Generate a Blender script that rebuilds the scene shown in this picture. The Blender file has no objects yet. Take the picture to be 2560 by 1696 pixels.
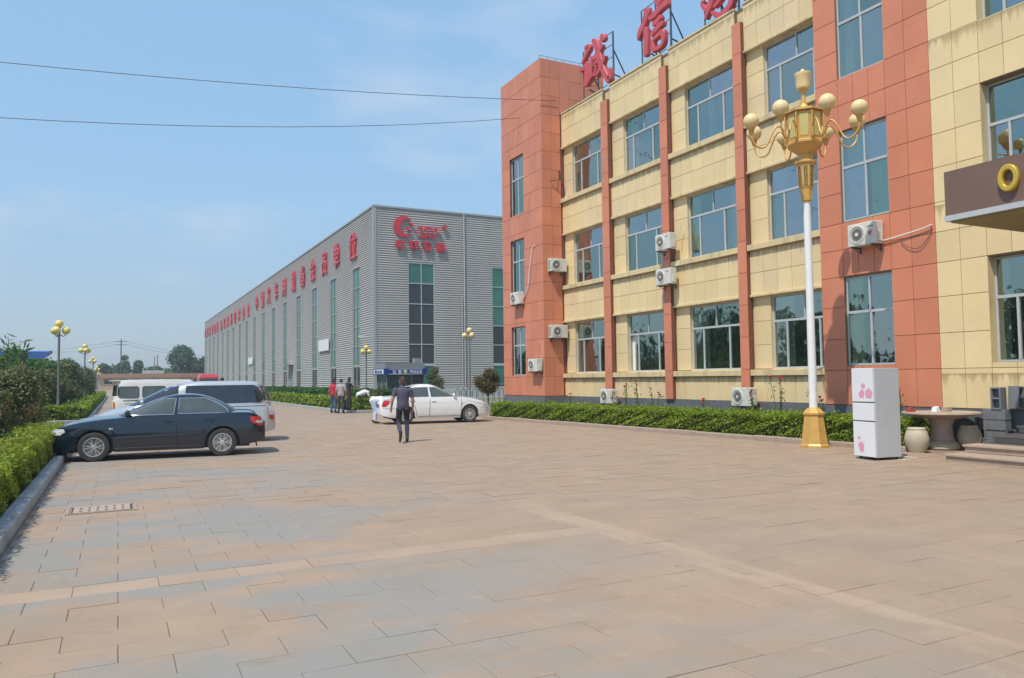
import bpy, math, random
import numpy as np
from mathutils import Vector, Matrix, Quaternion
random.seed(7); RNG = np.random.default_rng(11)
SC = bpy.context.scene; COL = SC.collection

# ------------------------------------------------------------------ camera
CAM_H = 1.7
cam_d = bpy.data.cameras.new('camera'); cam = bpy.data.objects.new('camera', cam_d); COL.objects.link(cam)
cam_d.sensor_width = 36.0; cam_d.lens = 27.0; cam_d.clip_end = 6000; cam_d.clip_start = 0.05
_r = Vector((0.8899538, -0.45586588, -0.01298228)); _d = Vector((0.01150963, 0.05090888, -0.99863698)); _f = Vector((0.45590543, 0.88859135, 0.0505534))
cam.matrix_world = Matrix(((_r.x, -_d.x, -_f.x, 0), (_r.y, -_d.y, -_f.y, 0), (_r.z, -_d.z, -_f.z, CAM_H), (0, 0, 0, 1)))
SC.camera = cam

# ------------------------------------------------------------------ sky, sun, exposure
SUN_DIR = Vector((-1.0, -0.55, 1.92)).normalized()          # towards the sun
world = bpy.data.worlds.new('World'); SC.world = world; world.use_nodes = True
wn = world.node_tree; wn.nodes.clear()
sky = wn.nodes.new('ShaderNodeTexSky'); sky.sky_type = 'NISHITA'; sky.sun_disc = False
sky.sun_elevation = math.asin(SUN_DIR.z); sky.sun_rotation = math.atan2(SUN_DIR.x, SUN_DIR.y)
sky.air_density = 1.0; sky.dust_density = 0.9; sky.ozone_density = 1.0; sky.altitude = 50
wtc = wn.nodes.new('ShaderNodeTexCoord')
wmap = wn.nodes.new('ShaderNodeMapping'); wmap.inputs['Scale'].default_value = (1.6, 1.6, 5.0)
wno = wn.nodes.new('ShaderNodeTexNoise'); wno.inputs['Scale'].default_value = 1.7; wno.inputs['Detail'].default_value = 7; wno.inputs['Roughness'].default_value = .52
wrm = wn.nodes.new('ShaderNodeMapRange'); wrm.inputs[1].default_value = .50; wrm.inputs[2].default_value = .72; wrm.inputs[3].default_value = 0; wrm.inputs[4].default_value = .55
wmx = wn.nodes.new('ShaderNodeMix'); wmx.data_type = 'RGBA'; wmx.inputs[7].default_value = (3.6, 4.1, 4.7, 1)
wsp = wn.nodes.new('ShaderNodeSeparateXYZ'); wrp = wn.nodes.new('ShaderNodeValToRGB')          # milky summer haze laid over the clear-sky model
wrp.color_ramp.elements[0].position = .0; wrp.color_ramp.elements[0].color = (.41, .50, .59, 1); wrp.color_ramp.elements[1].position = .75; wrp.color_ramp.elements[1].color = (.30, .56, .93, 1)
_e = wrp.color_ramp.elements.new(.22); _e.color = (.36, .60, .86, 1)
whz = wn.nodes.new('ShaderNodeVectorMath'); whz.operation = 'SCALE'; whz.inputs['Scale'].default_value = 5.3
wmh = wn.nodes.new('ShaderNodeMix'); wmh.data_type = 'RGBA'; wmh.inputs[0].default_value = .80
wbg = wn.nodes.new('ShaderNodeBackground'); wbg.inputs['Strength'].default_value = 0.15
wout = wn.nodes.new('ShaderNodeOutputWorld')
L = wn.links.new
L(wtc.outputs['Generated'], wmap.inputs['Vector']); L(wmap.outputs['Vector'], wno.inputs['Vector']); L(wno.outputs['Fac'], wrm.inputs[0])
L(wrm.outputs[0], wmx.inputs[0]); L(wtc.outputs['Generated'], wsp.inputs[0]); L(wsp.outputs[2], wrp.inputs[0]); L(wrp.outputs[0], whz.inputs[0]); L(sky.outputs['Color'], wmh.inputs[6]); L(whz.outputs[0], wmh.inputs[7]); L(wmh.outputs[2], wmx.inputs[6]); L(wmx.outputs[2], wbg.inputs['Color']); L(wbg.outputs[0], wout.inputs['Surface'])

sun_d = bpy.data.lights.new('sun', 'SUN'); sun_d.energy = 3.3; sun_d.angle = math.radians(0.6); sun_d.color = (1.0, 0.94, 0.84)
sun = bpy.data.objects.new('sun', sun_d); COL.objects.link(sun); sun.location = (-40, -15, 70)
sun.rotation_euler = (-SUN_DIR).to_track_quat('-Z', 'Y').to_euler()
SC.view_settings.view_transform = 'Standard'; SC.view_settings.look = 'None'; SC.view_settings.exposure = 0.30; SC.view_settings.gamma = 1.0
SC.view_settings.use_curve_mapping = False

# ------------------------------------------------------------------ materials
def mat(name, col, rough=.6, var=.12, scale=3.0, bump=0.0, bscale=40.0, metal=0.0, spec=.5, coat=0.0, rnd=0.0, stain=None, stain_amt=.4, stain_scale=(1, 1, 1)):
    """Principled material: base colour broken up by noise in object space, per-piece tone, optional stain and fine relief."""
    m = bpy.data.materials.new(name); m.use_nodes = True; nt = m.node_tree; N = nt.nodes; lk = nt.links.new
    b = N['Principled BSDF']; b.inputs['Roughness'].default_value = rough; b.inputs['Metallic'].default_value = metal
    b.inputs['Specular IOR Level'].default_value = spec; b.inputs['Coat Weight'].default_value = coat; b.inputs['Coat Roughness'].default_value = .04
    geo = N.new('ShaderNodeNewGeometry')
    no = N.new('ShaderNodeTexNoise'); no.inputs['Scale'].default_value = scale; no.inputs['Detail'].default_value = 6; no.inputs['Roughness'].default_value = .6
    lk(geo.outputs['Position'], no.inputs['Vector'])
    mr = N.new('ShaderNodeMapRange'); mr.inputs[1].default_value = .25; mr.inputs[2].default_value = .75; mr.inputs[3].default_value = 1 - var; mr.inputs[4].default_value = 1 + var
    lk(no.outputs['Fac'], mr.inputs[0]); val = mr.outputs[0]
    if rnd:
        oi = N.new('ShaderNodeObjectInfo'); ad = N.new('ShaderNodeMath'); ad.operation = 'ADD'
        lk(oi.outputs['Random'], ad.inputs[0]); lk(geo.outputs['Random Per Island'], ad.inputs[1])
        fr = N.new('ShaderNodeMath'); fr.operation = 'FRACT'; lk(ad.outputs[0], fr.inputs[0])
        m2 = N.new('ShaderNodeMapRange'); m2.inputs[3].default_value = 1 - rnd; m2.inputs[4].default_value = 1 + rnd; lk(fr.outputs[0], m2.inputs[0])
        mu = N.new('ShaderNodeMath'); mu.operation = 'MULTIPLY'; lk(val, mu.inputs[0]); lk(m2.outputs[0], mu.inputs[1]); val = mu.outputs[0]
    vm = N.new('ShaderNodeVectorMath'); vm.operation = 'SCALE'; vm.inputs[0].default_value = col; lk(val, vm.inputs['Scale']); c = vm.outputs[0]
    if stain:
        mp = N.new('ShaderNodeMapping'); mp.inputs['Scale'].default_value = stain_scale; lk(geo.outputs['Position'], mp.inputs['Vector'])
        n2 = N.new('ShaderNodeTexNoise'); n2.inputs['Scale'].default_value = 1.0; n2.inputs['Detail'].default_value = 5; lk(mp.outputs[0], n2.inputs['Vector'])
        r2 = N.new('ShaderNodeMapRange'); r2.inputs[1].default_value = .5; r2.inputs[2].default_value = .72; r2.inputs[3].default_value = 0; r2.inputs[4].default_value = stain_amt; lk(n2.outputs['Fac'], r2.inputs[0])
        mx = N.new('ShaderNodeMix'); mx.data_type = 'RGBA'; mx.inputs[7].default_value = (*stain, 1); lk(r2.outputs[0], mx.inputs[0]); lk(c, mx.inputs[6]); c = mx.outputs[2]
    lk(c, b.inputs['Base Color'])
    if bump:
        n3 = N.new('ShaderNodeTexNoise'); n3.inputs['Scale'].default_value = bscale; n3.inputs['Detail'].default_value = 4; lk(geo.outputs['Position'], n3.inputs['Vector'])
        bp = N.new('ShaderNodeBump'); bp.inputs['Strength'].default_value = bump; bp.inputs['Distance'].default_value = .01; lk(n3.outputs['Fac'], bp.inputs['Height']); lk(bp.outputs[0], b.inputs['Normal'])
    return m

def leaf_mat(name, dark, light, accent=None, acc=.0):
    m = bpy.data.materials.new(name); m.use_nodes = True; nt = m.node_tree; N = nt.nodes; lk = nt.links.new
    b = N['Principled BSDF']; b.inputs['Roughness'].default_value = .5; b.inputs['Specular IOR Level'].default_value = .35
    geo = N.new('ShaderNodeNewGeometry'); cr = N.new('ShaderNodeValToRGB'); e = cr.color_ramp.elements
    e[0].color = (*dark, 1); e[1].color = (*light, 1)
    if accent:
        e[1].position = 1 - acc - .01; x = e.new(1 - acc); x.color = (*accent, 1)
    lk(geo.outputs['Random Per Island'], cr.inputs[0])
    no = N.new('ShaderNodeTexNoise'); no.inputs['Scale'].default_value = 1.1; no.inputs['Detail'].default_value = 3; lk(geo.outputs['Position'], no.inputs['Vector'])
    mr = N.new('ShaderNodeMapRange'); mr.inputs[1].default_value = .3; mr.inputs[2].default_value = .7; mr.inputs[3].default_value = .72; mr.inputs[4].default_value = 1.25; lk(no.outputs['Fac'], mr.inputs[0])
    vm = N.new('ShaderNodeVectorMath'); vm.operation = 'SCALE'; lk(cr.outputs[0], vm.inputs[0]); lk(mr.outputs[0], vm.inputs['Scale'])
    lk(vm.outputs[0], b.inputs['Base Color'])
    tr = N.new('ShaderNodeBsdfTranslucent'); lk(vm.outputs[0], tr.inputs['Color']); mx = N.new('ShaderNodeMixShader'); mx.inputs[0].default_value = .38
    lk(b.outputs[0], mx.inputs[1]); lk(tr.outputs[0], mx.inputs[2]); lk(mx.outputs[0], N['Material Output'].inputs['Surface'])
    return m

def glass_mat(name, tint, refl=.3, gloss=(.9, .95, 1.0), wav=.0):
    """Window pane: part mirror, part tinted see-through, slightly wavy."""
    m = bpy.data.materials.new(name); m.use_nodes = True; nt = m.node_tree; N = nt.nodes; lk = nt.links.new
    N.remove(N['Principled BSDF'])
    g = N.new('ShaderNodeBsdfGlossy'); g.inputs['Roughness'].default_value = .015; g.inputs['Color'].default_value = (*gloss, 1)
    t = N.new('ShaderNodeBsdfTransparent'); t.inputs['Color'].default_value = (*tint, 1)
    oi = N.new('ShaderNodeObjectInfo'); rp = N.new('ShaderNodeValToRGB'); rp.color_ramp.elements[0].color = (gloss[0] * .92, gloss[1] * 1.12, gloss[2] * 1.0, 1); rp.color_ramp.elements[1].color = (gloss[0] * 1.05, gloss[1], gloss[2] * 1.08, 1); lk(oi.outputs['Random'], rp.inputs[0]); lk(rp.outputs[0], g.inputs['Color'])
    lw = N.new('ShaderNodeLayerWeight'); lw.inputs['Blend'].default_value = .35
    mr = N.new('ShaderNodeMapRange'); mr.inputs[4].default_value = 1.0; lk(lw.outputs['Fresnel'], mr.inputs[0]); rr = N.new('ShaderNodeMapRange'); rr.inputs[3].default_value = refl * .8; rr.inputs[4].default_value = refl * 1.25; lk(oi.outputs['Random'], rr.inputs[0]); lk(rr.outputs[0], mr.inputs[3])
    if wav:
        geo = N.new('ShaderNodeNewGeometry'); no = N.new('ShaderNodeTexNoise'); no.inputs['Scale'].default_value = 1.3; lk(geo.outputs['Position'], no.inputs['Vector'])
        bp = N.new('ShaderNodeBump'); bp.inputs['Strength'].default_value = wav; bp.inputs['Distance'].default_value = .05; lk(no.outputs['Fac'], bp.inputs['Height']); lk(bp.outputs[0], g.inputs['Normal'])
    mx = N.new('ShaderNodeMixShader'); lk(mr.outputs[0], mx.inputs[0]); lk(t.outputs[0], mx.inputs[1]); lk(g.outputs[0], mx.inputs[2]); lk(mx.outputs[0], N['Material Output'].inputs['Surface'])
    return m

M = {}
M['cream'] = mat('cream_tile', (.77, .60, .325), .45, .05, 1.2, .05, 60, rnd=.055, stain=(.70, .54, .40), stain_amt=.55, stain_scale=(.5, .5, .45))
M['orange'] = mat('orange_tile', (.63, .225, .125), .45, .07, 1.2, .05, 60, rnd=.07, stain=(.52, .18, .10), stain_amt=.5, stain_scale=(.6, .6, .5))
M['grout'] = mat('grout', (.20, .15, .085), .9, .1, 6)
M['grout_orange'] = mat('grout_orange', (.20, .075, .045), .9, .1, 6)
def add_streaks(m, col, amt, base=1.668, step=3.985, reach=.55):
    # rain streaks running down from sills and coping
    nt = m.node_tree; N = nt.nodes; lk = nt.links.new; b = N['Principled BSDF']; src = b.inputs['Base Color'].links[0].from_socket
    geo = N.new('ShaderNodeNewGeometry'); sp = N.new('ShaderNodeSeparateXYZ'); lk(geo.outputs['Position'], sp.inputs[0])
    def mth(op, a, b_=None):
        n = N.new('ShaderNodeMath'); n.operation = op
        for i, v in enumerate((a, b_)):
            if v is None: continue
            if isinstance(v, (int, float)): n.inputs[i].default_value = v
            else: lk(v, n.inputs[i])
        return n.outputs[0]
    t = mth('MULTIPLY', mth('FRACT', mth('DIVIDE', mth('SUBTRACT', base, sp.outputs[2]), step)), step)
    mp = N.new('ShaderNodeMapping'); mp.inputs['Scale'].default_value = (7, 7, .35); lk(geo.outputs['Position'], mp.inputs['Vector'])
    no = N.new('ShaderNodeTexNoise'); no.inputs['Scale'].default_value = 1; no.inputs['Detail'].default_value = 4; lk(mp.outputs[0], no.inputs['Vector'])
    ln = N.new('ShaderNodeMapRange'); ln.inputs[1].default_value = .35; ln.inputs[2].default_value = .75; ln.inputs[3].default_value = .05; ln.inputs[4].default_value = reach; lk(no.outputs['Fac'], ln.inputs[0])
    f = mth('MULTIPLY', mth('MAXIMUM', mth('SUBTRACT', 1, mth('DIVIDE', t, ln.outputs[0])), 0), amt)
    mx = N.new('ShaderNodeMix'); mx.data_type = 'RGBA'; mx.inputs[7].default_value = (*col, 1); lk(f, mx.inputs[0]); lk(src, mx.inputs[6]); lk(mx.outputs[2], b.inputs['Base Color'])
add_streaks(M['cream'], (.30, .21, .09), .75)
M['creamrender'] = mat('cream_render', (.68, .54, .30), .7, .10, 2.0, .1, 50, stain=(.33, .27, .17), stain_amt=.6, stain_scale=(3, 3, .5))
M['plinth'] = mat('plinth_stone', (.13, .14, .15), .7, .2, 6, .15, 30)
M['alu'] = mat('aluminium_white', (.47, .49, .50), .4, .05, 8)
M['pane'] = glass_mat('pane_glass', (.82, .90, .84), .50, (.60, .67, .64), .25)
M['pane_far'] = mat('pane_green', (.03, .15, .105), .06, .35, .35, spec=.8)
M['pane_dark'] = mat('pane_dark', (.030, .034, .036), .05, .4, .4, spec=.6)
M['interior'] = mat('interior_wall', (.62, .61, .57), .9, .1, 1)
M['curtain'] = mat('curtain', (.80, .78, .68), .9, .08, 3)
M['metalgrey'] = mat('corrugated_grey', (.435, .405, .385), .5, .08, .3, metal=0.0, spec=.35, stain=(.36, .335, .31), stain_amt=.5, stain_scale=(.8, .8, .08))
M['metaltrim'] = mat('trim_grey', (.36, .36, .365), .45, .05, .5)
M['factoryplinth'] = mat('render_grey', (.46, .46, .455), .8, .1, .6)
M['red'] = mat('sign_red', (.62, .035, .055), .4, .08, 4)
M['redroof'] = mat('sign_red_worn', (.55, .085, .10), .5, .12, 3)
M['steel'] = mat('steel_dark', (.06, .065, .075), .55, .15, 8)
M['galv'] = mat('steel_pole', (.17, .17, .17), .5, .1, 6)
M['brown'] = mat('canopy_brown', (.175, .105, .078), .5, .12, 2.0, .06, 40)
M['underside'] = mat('canopy_soffit', (.24, .19, .07), .7, .1, 2)
M['white'] = mat('white_paint', (.78, .78, .77), .4, .04, 3)
M['offwhite'] = mat('ac_casing', (.66, .65, .58), .45, .06, 5, stain=(.45, .42, .34), stain_amt=.3, stain_scale=(6, 6, 2))
M['black'] = mat('black_plastic', (.02, .02, .022), .5, .15, 10)
M['grille'] = mat('grille_grey', (.20, .19, .17), .5, .1, 10)
M['gold'] = mat('gold_paint', (.62, .36, .095), .38, .14, 5, .05, 60, metal=.15)
M['goldpane'] = mat('lantern_pane', (.60, .52, .20), .35, .06, 5)
M['globe'] = mat('globe_cream', (.78, .60, .30), .3, .07, 6, spec=.4)
M['globey'] = mat('globe_yellow', (.80, .65, .20), .3, .07, 6, spec=.4)
M['stone'] = mat('pink_granite', (.42, .32, .245), .6, .14, 9, .1, 60)
M['stonepale'] = mat('pale_granite', (.50, .43, .31), .6, .14, 9, .1, 60)
M['concrete'] = mat('concrete_block', (.17, .18, .19), .85, .15, 9, .25, 60)
M['kerb'] = mat('kerb_stone', (.36, .365, .37), .75, .18, 5, .2, 40, stain=(.16, .16, .155), stain_amt=.5, stain_scale=(2, 2, 2))
M['kerbpink'] = mat('kerb_pink', (.36, .275, .215), .75, .15, 5, .1, 40)
M['soil'] = mat('soil', (.12, .085, .055), .95, .3, 3, .3, 20)
M['lawn'] = mat('lawn', (.10, .17, .025), .9, .25, 2.0, .3, 30)
M['leaf_hedge'] = leaf_mat('hedge_leaf', (.10, .17, .010), (.30, .41, .032), (.40, .42, .05), .10)
M['leaf_hedge2'] = leaf_mat('hedge_leaf_light', (.12, .18, .014), (.34, .42, .035), (.46, .38, .05), .08)
M['leaf_shrub'] = leaf_mat('shrub_leaf', (.05, .075, .020), (.21, .23, .08), (.27, .20, .06), .04)
M['leaf_green'] = leaf_mat('green_leaf', (.025, .09, .018), (.10, .22, .04))
M['leaf_red'] = leaf_mat('reddish_leaf', (.06, .09, .02), (.17, .17, .045), (.30, .12, .04), .18)
M['leaf_plum'] = leaf_mat('plum_leaf', (.035, .03, .028), (.10, .075, .06))
M['leaf_tree'] = leaf_mat('tree_leaf', (.02, .07, .022), (.075, .17, .05))
M['leaf_pale'] = leaf_mat('pale_tree_leaf', (.07, .13, .05), (.18, .27, .12))
M['hedgecore'] = mat('hedge_twigs', (.028, .030, .012), .95, .3, 8)
M['bark'] = mat('bark', (.11, .085, .06), .9, .3, 9, .4, 30)
M['rose'] = mat('rose_petal', (.55, .02, .03), .6, .15, 20)
M['blue'] = mat('sign_blue', (.012, .035, .22), .4, .08, 2)
M['boothgrey'] = mat('booth_panel', (.24, .245, .25), .4, .1, 2)
M['blueroof'] = mat('blue_roof', (.035, .12, .42), .5, .08, 1)
M['farwall'] = mat('far_wall', (.52, .36, .22), .8, .1, .3)
M['farroof'] = mat('far_roof', (.36, .20, .13), .8, .1, .3)
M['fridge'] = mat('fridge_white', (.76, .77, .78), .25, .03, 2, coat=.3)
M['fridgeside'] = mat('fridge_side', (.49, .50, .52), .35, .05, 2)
M['pink'] = mat('pink_print', (.76, .33, .46), .35, .1, 10)
M['tyre'] = mat('tyre_rubber', (.045, .042, .040), .85, .25, 12, .1, 60)
M['rim'] = mat('alloy_rim', (.60, .59, .57), .3, .08, 10, metal=.6)
M['chrome'] = mat('chrome', (.75, .76, .78), .12, .04, 5, metal=.95)
M['carglass'] = mat('car_glass', (.020, .028, .036), .03, .2, 2, spec=.8, coat=.4)
M['carglass2'] = mat('car_glass_grey', (.075, .090, .085), .03, .25, 2.5, spec=.8, coat=.4)
M['headlamp'] = mat('headlamp', (.55, .56, .57), .12, .2, 20, coat=.8)
M['taillamp'] = mat('taillamp', (.50, .015, .012), .15, .2, 20, coat=.8)
M['amber'] = mat('amber_lamp', (.65, .18, .02), .2, .1, 20, coat=.6)
M['navy'] = mat('navy_car_paint', (.010, .020, .034), .22, .08, 1.5, metal=.25, spec=.5, coat=1.0)
M['silver'] = mat('silver_car_paint', (.56, .57, .575), .3, .05, 1.5, metal=.45, coat=.8)
M['whitecar'] = mat('white_car_paint', (.74, .74, .735), .3, .03, 1.5, coat=.8)
M['vanwhite'] = mat('van_white_paint', (.70, .69, .66), .35, .05, 1.5, coat=.4)
M['redpaint'] = mat('red_truck_paint', (.50, .045, .045), .4, .1, 1.5, coat=.3)
M['truckgrey'] = mat('truck_grey', (.25, .26, .28), .6, .1, 2)
M['skin'] = mat('skin', (.42, .22, .14), .55, .08, 12)
M['hair'] = mat('hair', (.018, .014, .012), .7, .2, 40)
for _n, _c in dict(hair_brown=(.075, .038, .028), shirt_slate=(.080, .078, .12), cloth_black=(.016, .016, .018), cloth_navy=(.055, .055, .10), shirt_red=(.45, .03, .05), shirt_grey=(.36, .35, .36), shirt_dark=(.04, .035, .045), shirt_white=(.72, .74, .72), cloth_blue=(.06, .10, .20), cloth_pale=(.50, .56, .72), cloth_dark=(.045, .042, .055), shoe=(.045, .03, .022), shoe_black=(.02, .02, .02)).items():
    M[_n] = mat(_n, _c, .9, .12, 14)

# ------------------------------------------------------------------ mesh and object helpers
class MB:
    def __init__(s): s.v = []; s.f = []; s.m = []
    def add(s, vs, fs, mi=0):
        o = len(s.v); s.v += [tuple(p) for p in vs]; s.f += [tuple(i + o for i in f) for f in fs]; s.m += [mi] * len(fs); return s
    def box(s, x0, x1, y0, y1, z0, z1, mi=0):
        return s.add([(x0, y0, z0), (x1, y0, z0), (x1, y1, z0), (x0, y1, z0), (x0, y0, z1), (x1, y0, z1), (x1, y1, z1), (x0, y1, z1)],
                     [(0, 3, 2, 1), (4, 5, 6, 7), (0, 1, 5, 4), (1, 2, 6, 5), (2, 3, 7, 6), (3, 0, 4, 7)], mi)
    def quad(s, a, b, c, d, mi=0): return s.add([a, b, c, d], [(0, 1, 2, 3)], mi)
    def loft(s, rings, mi=0, cap=True, closed=True):
        n = len(rings[0]); vs = [p for r in rings for p in r]; fs = []
        for i in range(len(rings) - 1):
            for j in range(n if closed else n - 1):
                k = (j + 1) % n; fs.append((i * n + j, i * n + k, (i + 1) * n + k, (i + 1) * n + j))
        if cap and closed: fs += [tuple(reversed(range(n))), tuple(range((len(rings) - 1) * n, len(rings) * n))]
        return s.add(vs, fs, mi)
    def tube(s, path, r, n=8, mi=0, cap=True):
        P = [Vector(p) for p in path]; rr = r if isinstance(r, (list, tuple)) else [r] * len(P); rings = []; up = None
        for i, p in enumerate(P):
            t = (P[min(i + 1, len(P) - 1)] - P[max(i - 1, 0)]).normalized()
            if up is None: up = Vector((0, 0, 1)) if abs(t.z) < .9 else Vector((1, 0, 0))
            a = t.cross(up).normalized(); b = a.cross(t).normalized(); up = b
            rings.append([p + (a * math.cos(2 * math.pi * k / n) + b * math.sin(2 * math.pi * k / n)) * rr[i] for k in range(n)])
        return s.loft(rings, mi, cap)
    def lathe(s, prof, n=20, c=(0, 0, 0), mi=0, ph=0.0):
        rings = [[(c[0] + r * math.cos(ph + 2 * math.pi * k / n), c[1] + r * math.sin(ph + 2 * math.pi * k / n), c[2] + z) for k in range(n)] for r, z in prof]
        return s.loft(rings, mi)
    def sphere(s, c, r, n=18, m=12, mi=0, sq=(1, 1, 1)):
        rings = [[(c[0] + sq[0] * r * math.sin(math.pi * i / m) * math.cos(2 * math.pi * k / n), c[1] + sq[1] * r * math.sin(math.pi * i / m) * math.sin(2 * math.pi * k / n), c[2] - sq[2] * r * math.cos(math.pi * i / m)) for k in range(n)] for i in [.02] + list(range(1, m)) + [m - .02]]
        return s.loft(rings, mi)
    def prism(s, poly, vec, mi=0):
        a = [Vector(p) for p in poly]; v = Vector(vec); return s.loft([a, [p + v for p in a]], mi)
    def xf(s, mtx): s.v = [tuple(mtx @ Vector(p)) for p in s.v]; return s
    def mesh(s, name, mats, smooth=None):
        me = bpy.data.meshes.new(name); me.from_pydata(s.v, [], s.f)
        for m in (mats if isinstance(mats, (list, tuple)) else [mats]): me.materials.append(M[m] if isinstance(m, str) else m)
        if any(s.m): me.polygons.foreach_set('material_index', s.m)
        if smooth is not None:
            me.polygons.foreach_set('use_smooth', [True] * len(me.polygons))
            me.set_sharp_from_angle(angle=math.radians(smooth))
        me.update(); return me
    def build(s, name, mats, parent=None, smooth=None, world=False, bevel=0, loc=None, rot=None):
        o = bpy.data.objects.new(name, s.mesh(name, mats, smooth)); return attach(o, parent, world, bevel, loc, rot)

def attach(o, parent=None, world=False, bevel=0, loc=None, rot=None):
    COL.objects.link(o)
    if parent is not None:
        o.parent = parent
        if world and parent.parent is None: o.location = -parent.location
    if loc is not None: o.location = loc
    if rot is not None: o.rotation_euler = rot
    if bevel:
        b = o.modifiers.new('bevel', 'BEVEL'); b.width = bevel; b.segments = 2; b.limit_method = 'ANGLE'
    return o
def tag(o, label, cat, group=None):
    o['label'] = label; o['category'] = cat
    if group: o['group'] = group
    return o
def thing(name, label, cat, loc=(0, 0, 0), rz=0.0, group=None):
    o = bpy.data.objects.new(name, None); COL.objects.link(o); o.empty_display_size = .3
    o.location = loc; o.rotation_euler = (0, 0, rz); return tag(o, label, cat, group)
def structure(o): o['kind'] = 'structure'; return o
def stuff(o): o['kind'] = 'stuff'; return o
def copy_tree(src, parent=None):
    c = src.copy(); COL.objects.link(c); c.parent = parent
    for ch in src.children: copy_tree(ch, c)
    return c
def smooth_path(pts, n=6):
    P = [Vector(p) for p in pts]; out = []
    for i in range(len(P) - 1):
        p0 = P[max(i - 1, 0)]; p1 = P[i]; p2 = P[i + 1]; p3 = P[min(i + 2, len(P) - 1)]
        for k in range(n):
            t = k / n; out.append(.5 * ((2 * p1) + (p2 - p0) * t + (2 * p0 - 5 * p1 + 4 * p2 - p3) * t * t + (3 * p1 - p0 - 3 * p2 + p3) * t ** 3))
    return out + [P[-1]]
def text_mesh(body, size, depth, bold=0.0, name='sign_character'):
    cu = bpy.data.curves.new('tmp', 'FONT'); cu.body = body; cu.size = size; cu.extrude = depth / 2; cu.offset = bold; cu.align_x = 'CENTER'; cu.resolution_u = 4
    o = bpy.data.objects.new('tmp', cu); COL.objects.link(o); bpy.context.view_layer.update()
    me = bpy.data.meshes.new_from_object(o.evaluated_get(bpy.context.evaluated_depsgraph_get())); me.name = name
    bpy.data.objects.remove(o); bpy.data.curves.remove(cu); me.materials.clear(); return me
def text_obj(name, body, size, depth, m, parent, loc, facing, bold=0.0, sx=1.0, sz=1.0):
    me = text_mesh(body, size, depth, bold, name); me.materials.append(M[m]); o = bpy.data.objects.new(name, me); COL.objects.link(o)
    if parent is not None: o.parent = parent; loc = Vector(loc) - (parent.location if parent.parent is None else Vector())
    o.location = loc; o.rotation_euler = (math.pi / 2, 0, 0 if facing == '-Y' else -math.pi / 2); o.scale = (sx, sz, 1); return o

def leaf_mesh(name, P, size, m, up=.5, out=None, asp=.5, parent=None, jit=.35, smooth=False):
    """N pointed leaf faces at the points P: one mesh of small rhombs, each turned its own way."""
    P = np.asarray(P, float); n = len(P)
    nr = RNG.normal(size=(n, 3)); nr[:, 2] += up * 2
    if out is not None: nr += np.asarray(out) * 1.6
    nr /= np.linalg.norm(nr, axis=1)[:, None]
    a = np.cross(nr, RNG.normal(size=(n, 3))); a /= np.linalg.norm(a, axis=1)[:, None]; b = np.cross(nr, a)
    sz = (size * (1 + jit * RNG.uniform(-1, 1, n)))[:, None]
    V = np.empty((n, 4, 3)); V[:, 0] = P - a * sz; V[:, 1] = P + b * sz * asp - a * sz * .1 + nr * sz * .12; V[:, 2] = P + a * sz; V[:, 3] = P - b * sz * asp - a * sz * .1 + nr * sz * .12
    me = bpy.data.meshes.new(name); me.vertices.add(n * 4); me.vertices.foreach_set('co', V.reshape(-1))
    me.loops.add(n * 4); me.loops.foreach_set('vertex_index', np.arange(n * 4, dtype=np.int32)); me.polygons.add(n)
    me.polygons.foreach_set('loop_start', np.arange(0, n * 4, 4, dtype=np.int32)); me.materials.append(M[m]); me.update(calc_edges=True); me.validate()
    o = bpy.data.objects.new(name, me); COL.objects.link(o)
    if parent is not None: o.parent = parent
    return o
def blob_pts(n, blobs, shell=.55):
    """Points spread through a set of ellipsoids (x,y,z,rx,ry,rz), denser near their skins, ragged outline."""
    B = np.array(blobs, float); w = (B[:, 3] * B[:, 4] * B[:, 5]) ** (2 / 3); idx = RNG.choice(len(B), n, p=w / w.sum())
    d = RNG.normal(size=(n, 3)); d /= np.linalg.norm(d, axis=1)[:, None]
    r = (shell + (1 - shell) * RNG.uniform(0, 1, n) ** .6) * (1 + .10 * RNG.normal(size=n))
    return B[idx, :3] + d * B[idx, 3:] * r[:, None], d

# ================================================================== GROUND
g = MB().quad((-2500, -2500, -.06), (2500, -2500, -.06), (2500, 2500, -.06), (-2500, 2500, -.06)).build('ground', mat('far_ground', (.16, .17, .085), .95, .3, .02)); structure(g)

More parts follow.
